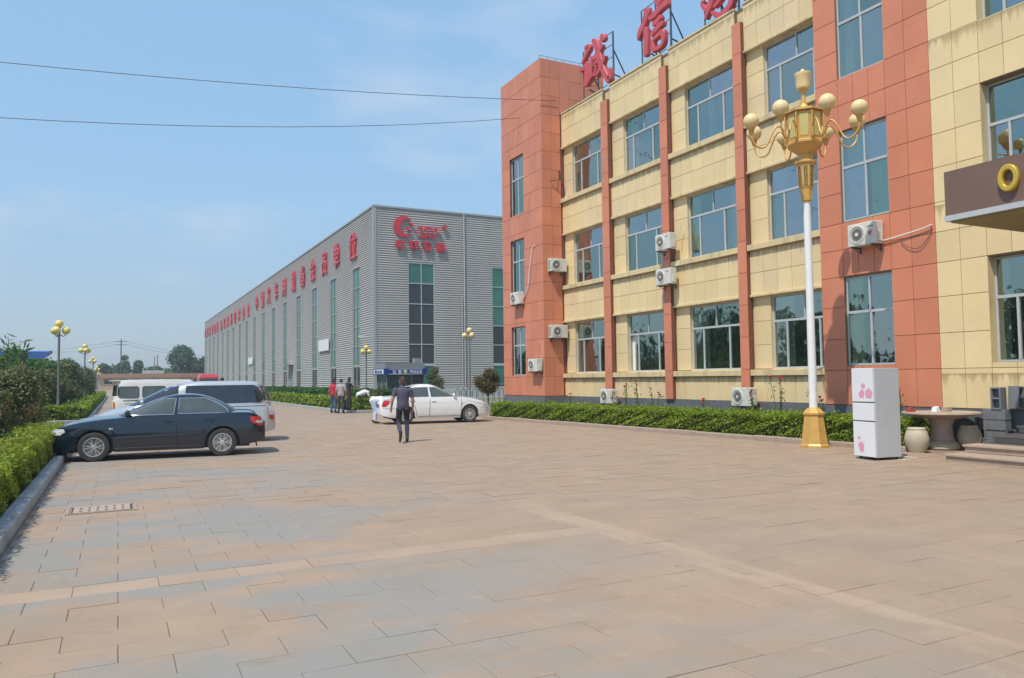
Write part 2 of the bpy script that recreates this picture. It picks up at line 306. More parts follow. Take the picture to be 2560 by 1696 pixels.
def pave_mat(name):
    m = mat(name, (.350, .248, .172), .78, .09, 1.3, .10, 55, rnd=.035)
    nt = m.node_tree; N = nt.nodes; lk = nt.links.new; b = N['Principled BSDF']; src = b.inputs['Base Color'].links[0].from_socket
    geo = N.new('ShaderNodeNewGeometry'); sep = N.new('ShaderNodeSeparateXYZ'); lk(geo.outputs['Position'], sep.inputs[0])
    def mix(c, fac, col):
        x = N.new('ShaderNodeMix'); x.data_type = 'RGBA'; x.inputs[7].default_value = (*col, 1); lk(fac, x.inputs[0]); lk(c, x.inputs[6]); return x.outputs[2]
    def nz(scale, lo, hi, amt, off):
        mp = N.new('ShaderNodeMapping'); mp.inputs['Scale'].default_value = scale; mp.inputs['Location'].default_value = (off, off * .7, 0); lk(geo.outputs['Position'], mp.inputs['Vector'])
        n = N.new('ShaderNodeTexNoise'); n.inputs['Scale'].default_value = 1; n.inputs['Detail'].default_value = 7; n.inputs['Roughness'].default_value = .62; lk(mp.outputs[0], n.inputs['Vector'])
        r = N.new('ShaderNodeMapRange'); r.inputs[1].default_value = lo; r.inputs[2].default_value = hi; r.inputs[3].default_value = 0; r.inputs[4].default_value = amt; lk(n.outputs['Fac'], r.inputs[0]); return r.outputs[0]
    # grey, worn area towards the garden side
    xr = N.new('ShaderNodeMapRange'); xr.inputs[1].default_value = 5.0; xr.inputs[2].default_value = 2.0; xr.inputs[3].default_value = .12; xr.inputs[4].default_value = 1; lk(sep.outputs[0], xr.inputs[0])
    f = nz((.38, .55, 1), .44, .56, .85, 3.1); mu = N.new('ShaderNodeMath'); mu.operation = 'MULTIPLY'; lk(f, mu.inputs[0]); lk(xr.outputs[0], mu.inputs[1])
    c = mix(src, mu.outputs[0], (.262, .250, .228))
    c = mix(c, nz((.9, 1.1, 1), .54, .70, .35, 9.4), (.265, .225, .15))
    c = mix(c, nz((3.5, 4, 1), .60, .72, .45, 5.0), (.43, .315, .225))
    c = mix(c, nz((1.6, 2.6, 1), .60, .75, .5, 14.0), (.235, .165, .105))
    # pale worn strip running along the yard
    d_ = N.new('ShaderNodeMath'); d_.operation = 'SUBTRACT'; lk(sep.outputs[0], d_.inputs[0]); d_.inputs[1].default_value = 4.84
    ab = N.new('ShaderNodeMath'); ab.operation = 'ABSOLUTE'; lk(d_.outputs[0], ab.inputs[0])
    r1 = N.new('ShaderNodeMapRange'); r1.inputs[1].default_value = .22; r1.inputs[2].default_value = .16; r1.inputs[3].default_value = 0; r1.inputs[4].default_value = 1; lk(ab.outputs[0], r1.inputs[0])
    mu2 = N.new('ShaderNodeMath'); mu2.operation = 'MULTIPLY'; lk(r1.outputs[0], mu2.inputs[0]); lk(nz((1.2, .5, 1), .38, .52, .8, 2.0), mu2.inputs[1])
    ry = N.new('ShaderNodeMapRange'); ry.inputs[1].default_value = 9.6; ry.inputs[2].default_value = 8.2; ry.inputs[3].default_value = 0; ry.inputs[4].default_value = 1; lk(sep.outputs[1], ry.inputs[0]); mu3 = N.new('ShaderNodeMath'); mu3.operation = 'MULTIPLY'; lk(mu2.outputs[0], mu3.inputs[0]); lk(ry.outputs[0], mu3.inputs[1])
    c = mix(c, mu3.outputs[0], (.425, .305, .215))
    # grit: fine dark and pale specks, and a few oil spots
    c = mix(c, nz((38, 38, 1), .60, .70, .45, 1.0), (.16, .12, .09)); c = mix(c, nz((55, 55, 1), .62, .72, .5, 7.0), (.55, .45, .36)); c = mix(c, nz((2.1, 2.1, 1), .68, .74, .5, 21.0), (.14, .115, .09))
    lk(c, b.inputs['Base Color']); return m
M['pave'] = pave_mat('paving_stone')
M['pavelight'] = mat('paving_light', (.385, .278, .197), .78, .10, 1.3, .12, 55, rnd=.05)
M['joint'] = mat('paving_joint', (.28, .20, .145), .95, .3, 8)

SW, SD, GAP = .64, .36, .004
_Rm = np.array([[0.8899538, 0.01150963, 0.45590543], [-0.45586588, 0.05090888, 0.88859135], [-0.01298228, -0.99863698, 0.0505534]])
def proj(p):
    c = _Rm.T @ (np.array(p, float) - [0, 0, CAM_H]); return (512 + 768 * c[0] / c[2], 339.2 + 768 * c[1] / c[2], c[2])

plaza = structure(MB().box(-14, 21, 1.0, 62, -.05, -.009).build('plaza_paving', 'joint'))
slabs = []
j0 = int((1.2 - 7.15) // SD)
for j in range(j0, int((61.5 - 7.15) / SD)):
    y = 7.15 + j * SD; x = (.33 if j % 2 == 0 else .02) - SW * 4
    xmin = -1.0 if (y < 23.5 or y > 37.5) else -12.5
    while x < 20:
        if x + SW < xmin: x += SW; continue
        xr_ = 15.2 if y < 31 else (16.5 if y < 38.6 else 10.6)
        if x > xr_ - .1: break
        a0 = max(x, xmin); a1 = min(x + SW, xr_)
        if a1 - a0 > .08: slabs.append((a0, a1, y, y + SD))
        x += SW
def slab_area(s):
    cx = (s[0] + s[1]) / 2; cy = (s[2] + s[3]) / 2; p = proj((cx, cy, 0))
    if p[2] < .5 or p[0] < -40 or p[0] > 1064 or p[1] > 700: return -1 / (1 + cx * cx + cy * cy)
    return (s[1] - s[0]) / p[2] ** 2 / p[2]
slabs.sort(key=slab_area, reverse=True)
def slab_geo(mb, w, d, cx=0, cy=0, z=0, tx=0, ty=0, fine=True):
    hw, hd = w / 2 - GAP / 2, d / 2 - GAP / 2; c = .004 if fine else 0
    def P(x, y, dz): return (cx + x, cy + y, z + x * tx + y * ty + dz)
    R0 = [P(-hw, -hd, -.03), P(hw, -hd, -.03), P(hw, hd, -.03), P(-hw, hd, -.03)]
    R1 = [P(-hw, -hd, -.003), P(hw, -hd, -.003), P(hw, hd, -.003), P(-hw, hd, -.003)]
    R2 = [P(-hw + c, -hd + c, 0), P(hw - c, -hd + c, 0), P(hw - c, hd - c, 0), P(-hw + c, hd - c, 0)]
    rings = [R0, R1, R2] if fine else [R0, R2]
    n = len(rings); vs = [p for r in rings for p in r]; fs = [(i * 4 + k, i * 4 + (k + 1) % 4, (i + 1) * 4 + (k + 1) % 4, (i + 1) * 4 + k) for i in range(n - 1) for k in range(4)] + [tuple(range(n * 4 - 4, n * 4))]
    mb.add(vs, fs, mb.cur)
cache = {}; rest = MB()
for i, (a0, a1, b0, b1) in enumerate(slabs):
    w = a1 - a0; cx, cy = (a0 + a1) / 2, (b0 + b1) / 2; lt = 1 if (abs(cy - 7.33) < .1 and cx < 4.5) else 0
    tx, ty, z = random.gauss(0, .0022), random.gauss(0, .003), random.gauss(0, .0014)
    if i < 290:
        k = (round(w, 2), lt)
        if k not in cache:
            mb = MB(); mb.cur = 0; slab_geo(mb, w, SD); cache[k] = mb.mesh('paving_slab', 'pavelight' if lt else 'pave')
        o = bpy.data.objects.new('paving_slab', cache[k]); COL.objects.link(o); o.parent = plaza; o.location = (cx, cy, z); o.rotation_euler = (ty, -tx, 0)
    else:
        rest.cur = lt; slab_geo(rest, w, SD, cx, cy, z, tx, ty, False)
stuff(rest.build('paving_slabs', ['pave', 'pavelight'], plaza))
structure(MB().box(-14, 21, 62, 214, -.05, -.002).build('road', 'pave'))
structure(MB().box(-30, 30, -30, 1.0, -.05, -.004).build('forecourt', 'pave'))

# ================================================================== OFFICE BUILDING
office = thing('office_building', 'three-storey cream and orange tiled office block with rows of sliding windows', 'building', (18.0, 22.0, 0))
ob = lambda mb, name, m, par=None, **kw: mb.build(name, m, par or office, world=True, **kw)
XF, XW, XP, XS = 18.0, 18.14, 17.86, 17.89
S0, ST, WB, WH, LN = 1.668, 3.985, .22, 2.467, 2.55
BAYS = [(26.45, 29.86, 26.63, 29.12), (22.55, 25.96, 22.71, 25.18), (18.69, 22.13, 18.93, 21.39), (14.88, 18.30, 15.10, 17.58)]
ZP, ZT = .85, 13.75
XO = 17.26                                      # plane of the orange bay and the centre block
PANELS = []
def panel(ax, p, a0, a1, z0, z1, m): PANELS.append((ax, p, a0, a1, z0, z1, m))
def grid_panels(ax, p, cuts, zc, m, holes=()):
    for a0, a1 in zip(cuts[:-1], cuts[1:]):
        for z0, z1 in zip(zc[:-1], zc[1:]):
            pieces = [(z0, z1)]
            for h in holes:
                if a0 < h[1] - .02 and a1 > h[0] + .02:
                    q = []
                    for c0, c1 in pieces:
                        if c1 <= h[2] or c0 >= h[3]: q.append((c0, c1)); continue
                        if c0 < h[2] - .04: q.append((c0, h[2]))
                        if c1 > h[3] + .04: q.append((h[3], c1))
                    pieces = q
            for c0, c1 in pieces: panel(ax, p, a0, a1, c0, c1, m)

def window(plane, y0, y1, z0, z1, tr=.655, top=(.5,), bot=(.25, .75), parent=None, curtain=None, th=.05, open_gap=None):
    """One window of the office block: aluminium frame, every pane a piece of its own."""
    zt = z0 + (z1 - z0) * tr; fw = .045; mb = MB(); f = lambda u: y1 - u * (y1 - y0)
    x0, x1 = plane - th / 2, plane + th / 2
    mb.box(x0, x1, y0, y1, z0, z0 + fw); mb.box(x0, x1, y0, y1, z1 - fw, z1); mb.box(x0, x1, y0, y0 + fw, z0 + fw, z1 - fw); mb.box(x0, x1, y1 - fw, y1, z0 + fw, z1 - fw)
    mb.box(x0 - .012, x1, y0 + fw, y1 - fw, zt - .035, zt + .035)
    for u in top: mb.box(x0, x1, f(u) - fw / 2, f(u) + fw / 2, zt + .035, z1 - fw)
    for u in bot: mb.box(x0 - .008, x1, f(u) - fw * .6, f(u) + fw * .6, z0 + fw, zt - .035)
    w = ob(mb, 'window', 'alu')
    def cells(us, a, b):
        e = [y1 - fw] + [f(u) for u in us] + [y0 + fw]
        for i in range(len(e) - 1):
            if open_gap is not None and a < zt - .1 and i == 0:
                q0 = e[i] - (e[i] - e[i + 1]) * open_gap
            else: q0 = e[i]
            d = random.gauss(0, .0035); k = random.gauss(0, .002); ya, yb = e[i + 1] - .005, q0 + .005
            pm = MB().add([(plane + d, ya, a), (plane - d, yb, a), (plane - d + k, yb, b), (plane + d + k, ya, b)], [(3, 2, 1, 0)])
            ob(pm, 'pane', 'pane', w)
    cells(top, zt + .035, z1 - fw); cells(bot, z0 + fw, zt - .035)
    if curtain:
        for (u0, u1) in curtain:
            n = 26; ya, yb = f(u0), f(u1); cm = MB()
            pts = [(plane + .10 + .025 * math.sin(i * 1.7 + ya), ya + (yb - ya) * i / n) for i in range(n + 1)]
            cm.loft([[(x, y, z0 + .03) for x, y in pts], [(x, y, z1 - .03) for x, y in pts]], closed=False, cap=False); ob(cm, 'curtain', 'curtain', w, smooth=60)
    return w

# --- wing walls with their openings
wall = MB()
edges = sorted([14.88, 29.86] + [v for b in BAYS for v in b[2:]])
for i in range(0, len(edges), 2): wall.box(XW, XW + .24, edges[i], edges[i + 1], 0, ZT - .06)
for b in BAYS:
    zc = 0
    for f in range(3):
        s = S0 + ST * f; wall.box(XW, XW + .24, b[2], b[3], zc, s + WB); zc = s + WH
    wall.box(XW, XW + .24, b[2], b[3], zc, ZT - .06)
ob(wall, 'wall', 'creamrender')
mass = MB(); mass.box(18.38, 30, 11.51, 29.86, 13.2, 13.35); mass.box(29.8, 30, -4, 33.9, 0, 13.2); mass.box(20.4, 30, 29.7, 33.9, 0, 13.35); mass.box(18.0, 30, -4, 2.0, 0, 16)
mass.box(XW - .03, XW + .3, 14.88, 29.86, ZT - .06, ZT)
ob(mass, 'roof', 'grout')
inner = MB()
for f in range(4): inner.box(18.38, 24, 14.9, 29.7, .35 + ST * f, .5 + ST * f); inner.box(17.6, 24, 2, 14.8, .35 + ST * f, .5 + ST * f)
inner.box(23.9, 24.1, 2, 29.7, 0, 13.2)
for y in (10.9, 14.8, 18.5, 22.34, 26.2): inner.box(18.6, 23.9, y - .06, y + .06, 0, 13.2)
ob(inner, 'interior_walls', 'interior')
base = MB(); base.box(XF - .05, XW + .02, 14.88, 29.86, 0, ZP); base.box(XO - .05, XO + .2, 9.6, 14.93, 0, ZP); base.box(XO - .05, XO + .2, 2, 9.6, 0, ZP); base.box(16.93 - .05, 18.0, 29.81, 33.95, 0, ZP)
ob(base, 'plinth', 'plinth')

# --- spandrels, sills, jamb tiles, pilasters
cur = {(f_, b_): random.choice([[(0.02, .22)], [(.78, .98)], [(.02, .2), (.8, .98)], [(.3, .55)], [(.02, .5)]]) for f_ in range(3) for b_ in range(4)}; cur.update({(0, 0): [(0, .16)], (0, 1): [(0, .2)], (0, 2): [(0.02, .3), (.93, 1)], (0, 3): [(0, .3)], (1, 2): [(0.02, .2), (.8, .98)], (2, 1): [(.12, .3)], (1, 3): [(.05, .25)], (2, 2): [(.4, .52)], (1, 1): [(.8, 1)], (1, 0): [(.1, .35)]})
for bi, (b0, b1, w0, w1) in enumerate(BAYS):
    y0, y1 = b0 + .004, b1 - .004; n = 6; cuts = [y0 + (y1 - y0) * i / n for i in range(n + 1)]
    for f in range(4):
        zb = ZP if f == 0 else S0 + LN + ST * (f - 1); zt = S0 + ST * f if f < 3 else ZT
        ob(MB().box(XF + .022, XW, y0, y1, zb, zt - .002), 'spandrel', 'grout')
        rows = [zb, zt] if f == 0 else [zb, (zb + zt) / 2, zt]
        grid_panels('X', XF, cuts, rows, 'cream')
        if f < 3:
            sl = MB().box(XS, XW - .004, y0, y1, S0 + ST * f, S0 + ST * f + .19); ob(sl, 'sill', 'creamrender', bevel=.012)
            z0, z1 = S0 + ST * f + WB, S0 + ST * f + WH
            zc = [z0, z0 + .75, z0 + 1.5, S0 + ST * f + LN]
            if w0 - y0 > .1: grid_panels('X', XW - .028, [y0, w0], zc, 'cream')
            grid_panels('X', XW - .028, [w1, y1], zc, 'cream')
            window(XW + .1, w0, w1, z0, z1, curtain=cur.get((f, bi)), bot=(.24, .76) if (bi + f) % 3 else (.22, .72), open_gap=.55 if (f, bi) == (0, 1) else None)
        if f > 0: ob(MB().box(XF - .05, XW - .006, y0, y1, zb - .05, zb + .03), 'lintel', 'creamrender', bevel=.01)
    # dirt-streaked coping
    ob(MB().box(XF - .035, XW - .035, y0, y1, ZT + .003, ZT + .06), 'coping', 'creamrender')
for i in range(3):
    y0, y1 = BAYS[i + 1][1], BAYS[i][0]; ob(MB().box(XP + .022, XF + .05, y0 + .003, y1 - .003, ZP, 13.18), 'pilaster', 'grout_orange')
    zc = list(np.linspace(ZP, 13.2, 13)); grid_panels('X', XP, [y0, y1], zc, 'orange')

# --- orange bay and cream centre block
ZR = [.87, 1.785, 2.62, 3.48, 4.29, 5.02, 5.73, 6.56, 7.37, 8.22, 8.93, 9.66, 10.45, 11.3, 12.15, 12.95, 13.75, 14.55, 15.4, 16.2]
W2 = [(1.91, 4.26), (5.755, 8.20), (9.66, 12.2)]
OY, CY = (12.71, 14.14), (8.15, 10.32)
body = MB(); xb = XO + .022
for (ya, yb, win) in ((11.51, 14.88, OY), (2.0, 11.51, CY)):
    body.box(xb, xb + .55, ya, win[0], 0, 16.2); body.box(xb, xb + .55, win[1], yb, 0, 16.2); zc = 0
    for (a, b) in W2: body.box(xb, xb + .55, win[0], win[1], zc, a); zc = b
    body.box(xb, xb + .55, win[0], win[1], zc, 16.2)
body.box(xb + .56, 30, 2.0, 14.88, 16.0, 16.2); body.box(xb + .552, 18.6, 14.6, 14.86, 0, 16.0)
ob(body, 'wall', 'grout')
holes = [(OY[0], OY[1], a, b) for a, b in W2]
grid_panels('X', XO, [11.51, 12.14, 12.71, 13.19, 13.66, 14.14, 14.88], ZR, 'orange', holes)
grid_panels('X', XO, [7.0, 7.6, 8.15, 8.7, 9.24, 9.78, 10.32, 10.93, 11.51], ZR, 'cream', [(CY[0], CY[1], a, b) for a, b in W2])
for f, (a, b) in enumerate(W2):
    window(XO + .10, OY[0] + .005, OY[1] - .005, a + .005, b - .005, .60, (.5,), (.52,), curtain=[(.02, .3)] if f == 0 else ([(.05, .5), (.55, .97)] if f == 1 else [(.1, .3)]))
    window(XO + .26, CY[0] + .005, CY[1] - .005, a + .005, b - .005, .62, (.45,), (.22, .62), curtain=[(.0, .12)] if f == 0 else None)
    rv = MB(); rv.box(XO + .001, XO + .3, CY[1] - .004, CY[1] + .0, a, b); ob(rv, 'reveal', 'creamrender')
pot = MB().lathe([(.10, 0), (.14, .2), (.15, .22)], 12, (17.85, 9.75, 5.98)); ob(pot, 'window_plant_pot', 'plinth', smooth=40)
P_, D_ = blob_pts(260, [(17.85, 9.75, 6.4, .28, .28, .26)]); lf = leaf_mesh('window_plant_leaves', P_, .09, 'leaf_plum', out=D_); lf.parent = office; lf.location = -office.location

# --- stair tower
TX, TY0, TY1, TZ = 16.93, 29.86, 33.9, 16.26; xb = TX + .022; tw = MB(); TW = [(1.81, 4.12), (5.62, 8.3), (9.51, 12.33)]; ty = (31.63, 33.03)
tw.box(xb, xb + .3, TY0 + .022, ty[0], 0, TZ); tw.box(xb, xb + .3, ty[1], TY1, 0, TZ); zc = 0
for a, b in TW: tw.box(xb, xb + .3, ty[0], ty[1], zc, a); zc = b
tw.box(xb, xb + .3, ty[0], ty[1], zc, TZ); tw.box(xb + .302, 20.39, TY0 + .022, TY0 + .3, 0, TZ); tw.box(20.1, 20.39, TY0 + .3, TY1, 0, TZ); tw.box(xb + .302, 20.1, TY1 - .3, TY1, 0, TZ); tw.box(xb + .302, 20.1, TY0 + .3, TY1 - .3, 16.0, 16.1)
ob(tw, 'tower_wall', 'grout_orange')
tz = list(np.linspace(.87, TZ, 19)); grid_panels('X', TX, [TY0, 30.45, 31.04, 31.63, 32.1, 32.56, 33.03, 33.9], tz, 'orange', [(ty[0], ty[1], a, b) for a, b in TW])
grid_panels('Y', TY0, [TX + .006, 17.44, 17.94], tz, 'orange'); grid_panels('Y', TY0, [18.42, 19.08, 19.74, 20.39], [13.8, 14.55, 15.4, TZ], 'orange'); panel('Y', TY0, 17.94, 18.42, 13.85, TZ, 'orange')
for a, b in TW: window(TX + .14, ty[0] + .005, ty[1] - .005, a + .005, b - .005, .62, (.5,), (.5,))
rail = MB()
for x in np.linspace(17.1, 20.1, 8): rail.tube([(x, 30.2, TZ - .1), (x, 30.2, TZ + .28)], .012, 5)
rail.tube([(17.05, 30.2, TZ + .27), (20.2, 30.2, TZ + .27)], .012, 5); ob(rail, 'roof_rail', 'galv')

# --- the tiles themselves: the 290 that show largest one by one, the others joined
def pkey(p):
    c = (p[1], (p[2] + p[3]) / 2, (p[4] + p[5]) / 2) if p[0] == 'X' else ((p[2] + p[3]) / 2, p[1], (p[4] + p[5]) / 2)
    q = proj(c); vis = -30 < q[0] < 1054 and -30 < q[1] < 700; a = (p[3] - p[2]) * (p[5] - p[4]) / q[2] ** 2; return a * (1 if vis else .001)
PANELS.sort(key=pkey, reverse=True)
def panel_geo(mb, ax, w, h, o=(0, 0, 0), mi=0):
    gw, gh, c, t = w / 2 - .0065, h / 2 - .0065, .004, .024
    def q(a, z, d): return (o[0] + d, o[1] + a, o[2] + z) if ax == 'X' else (o[0] + a, o[1] + d, o[2] + z)
    R = [[q(-gw, -gh, t), q(gw, -gh, t), q(gw, gh, t), q(-gw, gh, t)], [q(-gw, -gh, c), q(gw, -gh, c), q(gw, gh, c), q(-gw, gh, c)], [q(-gw + c, -gh + c, 0), q(gw - c, -gh + c, 0), q(gw - c, gh - c, 0), q(-gw + c, gh - c, 0)]]
    vs = [p for r in R for p in r]; fs = []
    for i in range(2):
        for k in range(4):
            f = (i * 4 + k, i * 4 + (k + 1) % 4, (i + 1) * 4 + (k + 1) % 4, (i + 1) * 4 + k); fs.append(f if ax == 'Y' else f[::-1])
    fs.append((8, 9, 10, 11) if ax == 'Y' else (11, 10, 9, 8)); mb.add(vs, fs, mi)
pc = {}; rest = MB()
for i, (ax, p, a0, a1, z0, z1, m) in enumerate(PANELS):
    c = Vector((p, (a0 + a1) / 2, (z0 + z1) / 2)) if ax == 'X' else Vector(((a0 + a1) / 2, p, (z0 + z1) / 2))
    if i < 290:
        k = (ax, round(a1 - a0, 3), round(z1 - z0, 3), m)
        if k not in pc: mb = MB(); panel_geo(mb, ax, a1 - a0, z1 - z0); pc[k] = mb.mesh('cladding_tile', m)
        o = bpy.data.objects.new('cladding_tile', pc[k]); COL.objects.link(o); o.parent = office; o.location = c - office.location
    else: panel_geo(rest, ax, a1 - a0, z1 - z0, c, 0 if m == 'cream' else 1)
stuff(ob(rest, 'cladding_tiles', ['cream', 'orange']))

# --- entrance canopy and steps
can = MB(); can.box(13.0, 17.24, 2.0, 8.47, 4.46, 5.24); cp = ob(can, 'canopy', 'brown')
ob(MB().box(12.985, 17.2, 2.0, 8.485, 4.36, 4.455), 'canopy_edge_strip', 'alu', cp); ob(MB().box(13.06, 17.2, 2.0, 8.41, 4.33, 4.358), 'canopy_soffit', 'underside', cp)
for y in (8.47 - 1.15,): ob(MB().box(12.993, 13.2, y - .004, y + .004, 4.47, 5.238), 'canopy_joint', 'grout', cp)
lo = MB(); n = 48
def oring(ry, rz, x): return [(x, 7.34 + ry * math.cos(2 * math.pi * k / n), 4.87 + rz * math.sin(2 * math.pi * k / n)) for k in range(n)]
lo.loft([oring(.165, .225, 12.99), oring(.165, .225, 12.92), oring(.15, .21, 12.905), oring(.10, .15, 12.905), oring(.085, .135, 12.92), oring(.085, .135, 12.99)], cap=False)
M['goldletter'] = mat('gold_letter', (.62, .42, .05), .3, .08, 8, metal=.3); ob(lo, 'gold_letter', 'goldletter', cp, smooth=40)
for x in (): pass

# ================================================================== FACTORY
fac = thing('factory_building', 'long grey corrugated metal factory hall with tall green windows and red lettering', 'building', (19.3, 63.3, 0))
fb = lambda mb, name, m, par=None, **kw: mb.build(name, m, par or fac, world=True, **kw)
GX, GY, GZ, GE = 19.3, 63.3, 16.65, 206.5; XR = 52.0; RP, RD = .20, .065
def corr(p0, p1, z0, z1, nrm):
    """Horizontally ribbed cladding between two points of the plan."""
    zs = []; k = math.floor(z0 / RP)
    while k * RP < z1:
        for u, d in ((0, 0), (.16, 0), (.66, RD), (.86, RD)):
            z = (k + u) * RP
            if z0 < z < z1: zs.append((z, d))
        k += 1
    def dep(z): u = (z / RP) % 1; return 0 if u < .16 else (RD * (u - .16) / .5 if u < .66 else (RD if u < .86 else RD * (1 - u) / .14))
    zs = [(z0, dep(z0))] + zs + [(z1, dep(z1))]; mb = MB(); n = Vector(nrm)
    A, B = Vector((*p0, 0)), Vector((*p1, 0))
    mb.loft([[A + n * (d) + Vector((0, 0, z)) for z, d in zs], [B + n * d + Vector((0, 0, z)) for z, d in zs]], closed=False, cap=False); return mb
def merge(dst, src): dst.add(src.v, src.f); return dst
side = MB(); WY = [68.75 + 8.42 * i for i in range(17)]; hw = 1.14; z0w, z1w = 1.13, 11.9
cutsY = [GY + .25] + [v for y in WY for v in (y - hw, y + hw)] + [GE]
for i in range(0, len(cutsY), 2): merge(side, corr((GX, cutsY[i]), (GX, cutsY[i + 1]), .95, GZ - .12, (1, 0, 0)))
for y in WY: merge(side, corr((GX, y - hw), (GX, y + hw), z1w, GZ - .12, (1, 0, 0)))
fb(side, 'wall_cladding', 'metalgrey')
front = MB(); FW = [(22.4, 24.83), (30.5, 32.95), (38.6, 41.05), (46.7, 49.1)]; cx = [GX + .25] + [v for w in FW for v in w] + [XR]
for i in range(0, len(cx), 2): merge(front, corr((cx[i], GY), (cx[i + 1], GY), .95, GZ - .12, (0, 1, 0)))
for a, b in FW: merge(front, corr((a, GY), (b, GY), z1w, GZ - .12, (0, 1, 0)))
fb(front, 'wall_cladding', 'metalgrey')
tr = MB(); tr.box(GX - .03, GX + .25, GY - .03, GY + .25, .9, GZ - .12); tr.box(GX - .06, GX + .3, GY - .06, GE, GZ - .12, GZ + .04); tr.box(GX + .302, XR, GY - .06, GY + .3, GZ - .12, GZ + .04); tr.box(GX - .03, GX + .25, GE, GE + .2, .9, GZ - .12)
fb(tr, 'corner_trim', 'metaltrim')
pl = MB(); pl.box(GX - .06, GX + .2, GY - .06, GE, 0, .93); pl.box(GX + .2, XR, GY - .06, GY + .2, 0, .93); fb(pl, 'plinth', 'factoryplinth')
hl = MB(); hl.box(GX + .3, XR, GY + .5, GE, .02, GZ - .4); fb(hl, 'hall_core', 'interior')
pane_cache = {}
def fwin(ax, p, c, w, dark_from=None):
    """Tall strip window: frame with one centre mullion and a transom every 1.78 m, every pane separate."""
    zc = [1.13, 2.95, 4.74, 6.5, 8.27, 10.07, 11.88]; mb = MB(); fr = .055
    def bx(a0, a1, z0, z1, d0=.03, d1=.13):
        if ax == 'X': mb.box(p + d0, p + d1, a0, a1, z0, z1)
        else: mb.box(a0, a1, p + d0, p + d1, z0, z1)
    bx(c - w, c - w + fr, 1.13, 11.9); bx(c + w - fr, c + w, 1.13, 11.9); bx(c - w + fr, c - .03, 11.83, 11.9); bx(c + .03, c + w - fr, 11.83, 11.9); bx(c - .03, c + .03, 1.13, 11.9)
    for i, z in enumerate(zc[:-1]):
        h = .10 if i == 1 else .035
        bx(c - w + fr, c - .03, z - (0 if i == 0 else h), z + h); bx(c + .03, c + w - fr, z - (0 if i == 0 else h), z + h)
    wo = fb(mb, 'window', 'metaltrim' if ax == 'X' else 'alu')
    for i in range(6):
        for s in (-1, 1):
            a0, a1 = (c - w + fr, c - .03) if s < 0 else (c + .03, c + w - fr); z0, z1 = zc[i] + .04, zc[i + 1] - .04
            mk = 'pane_dark' if (ax == 'X' and i == 0) or (ax == 'Y' and dark_from is not None and 0 < i < dark_from) else 'pane_far'
            k = (ax, round(a1 - a0, 2), round(z1 - z0, 2), mk)
            if k not in pane_cache:
                h, g = (z1 - z0) / 2, (a1 - a0) / 2; q = MB()
                if ax == 'X': q.box(-.006, .006, -g, g, -h, h)
                else: q.box(-g, g, -.006, .006, -h, h)
                pane_cache[k] = q.mesh('pane', mk)
            o = bpy.data.objects.new('pane', pane_cache[k]); COL.objects.link(o); o.parent = wo; ac, zc_ = (a0 + a1) / 2, (z0 + z1) / 2
            o.location = (p + .10, ac, zc_) if ax == 'X' else (ac, p + .10, zc_); o.rotation_euler = (random.gauss(0, .002), random.gauss(0, .002), random.gauss(0, .002))
for y in WY: fwin('X', GX, y, hw)
for i, (a, b) in enumerate(FW): fwin('Y', GY, (a + b) / 2, (b - a) / 2, 5 if i == 0 else 3)
for y in WY: fb(MB().box(GX - .05, GX + .12, y - hw - .06, y + hw + .06, 11.9, 12.0), 'window_head', 'metaltrim')
dp = MB().tube([(27.7, GY - .08, .3), (27.7, GY - .08, GZ - .1)], .05, 8); dp.tube([(27.45, GY - .08, .3), (27.45, GY - .08, 9)], .03, 6); fb(dp, 'downpipe', 'alu')
dr = MB().box(GX - .08, GX + .1, 97.6, 99.6, .2, 3.6); fb(dr, 'door', 'truckgrey'); fb(MB().box(GX - 1.0, GX, 97.2, 100.0, 3.65, 3.8), 'door_canopy', 'metaltrim')
fl = MB().tube([(GX - .02, 65.2, 5.4), (GX - .5, 65.2, 5.5)], .03, 6); fl.box(GX - .75, GX - .45, 65.05, 65.35, 5.42, 5.55); fb(fl, 'wall_lamp', 'white')
# red lettering along the side: one raised character after another
chars = list('中国汽车用设备会员单位'); ys = [124.8, 119.4, 114.1, 108.4, 102.4, 96.5, 91.2, 86.0, 80.5, 75.5, 69.4]
for c, y in zip(chars, ys): text_obj('sign_character', c, 2.6, .14, 'red', fac, (GX - .12, y, 13.0), '-X', .025, .92, 1.02)
for i, c in enumerate('国家高新技术企业'): text_obj('sign_character', c, 2.45, .14, 'red', fac, (GX - .12, 171.4 - 5.35 * i, 12.7), '-X', .022, .92)
for i, c in enumerate('时越汽车装备'): text_obj('sign_character', c, 2.45, .14, 'red', fac, (GX - .12, 204.6 - 5.2 * i, 12.75), '-X', .022, .92)
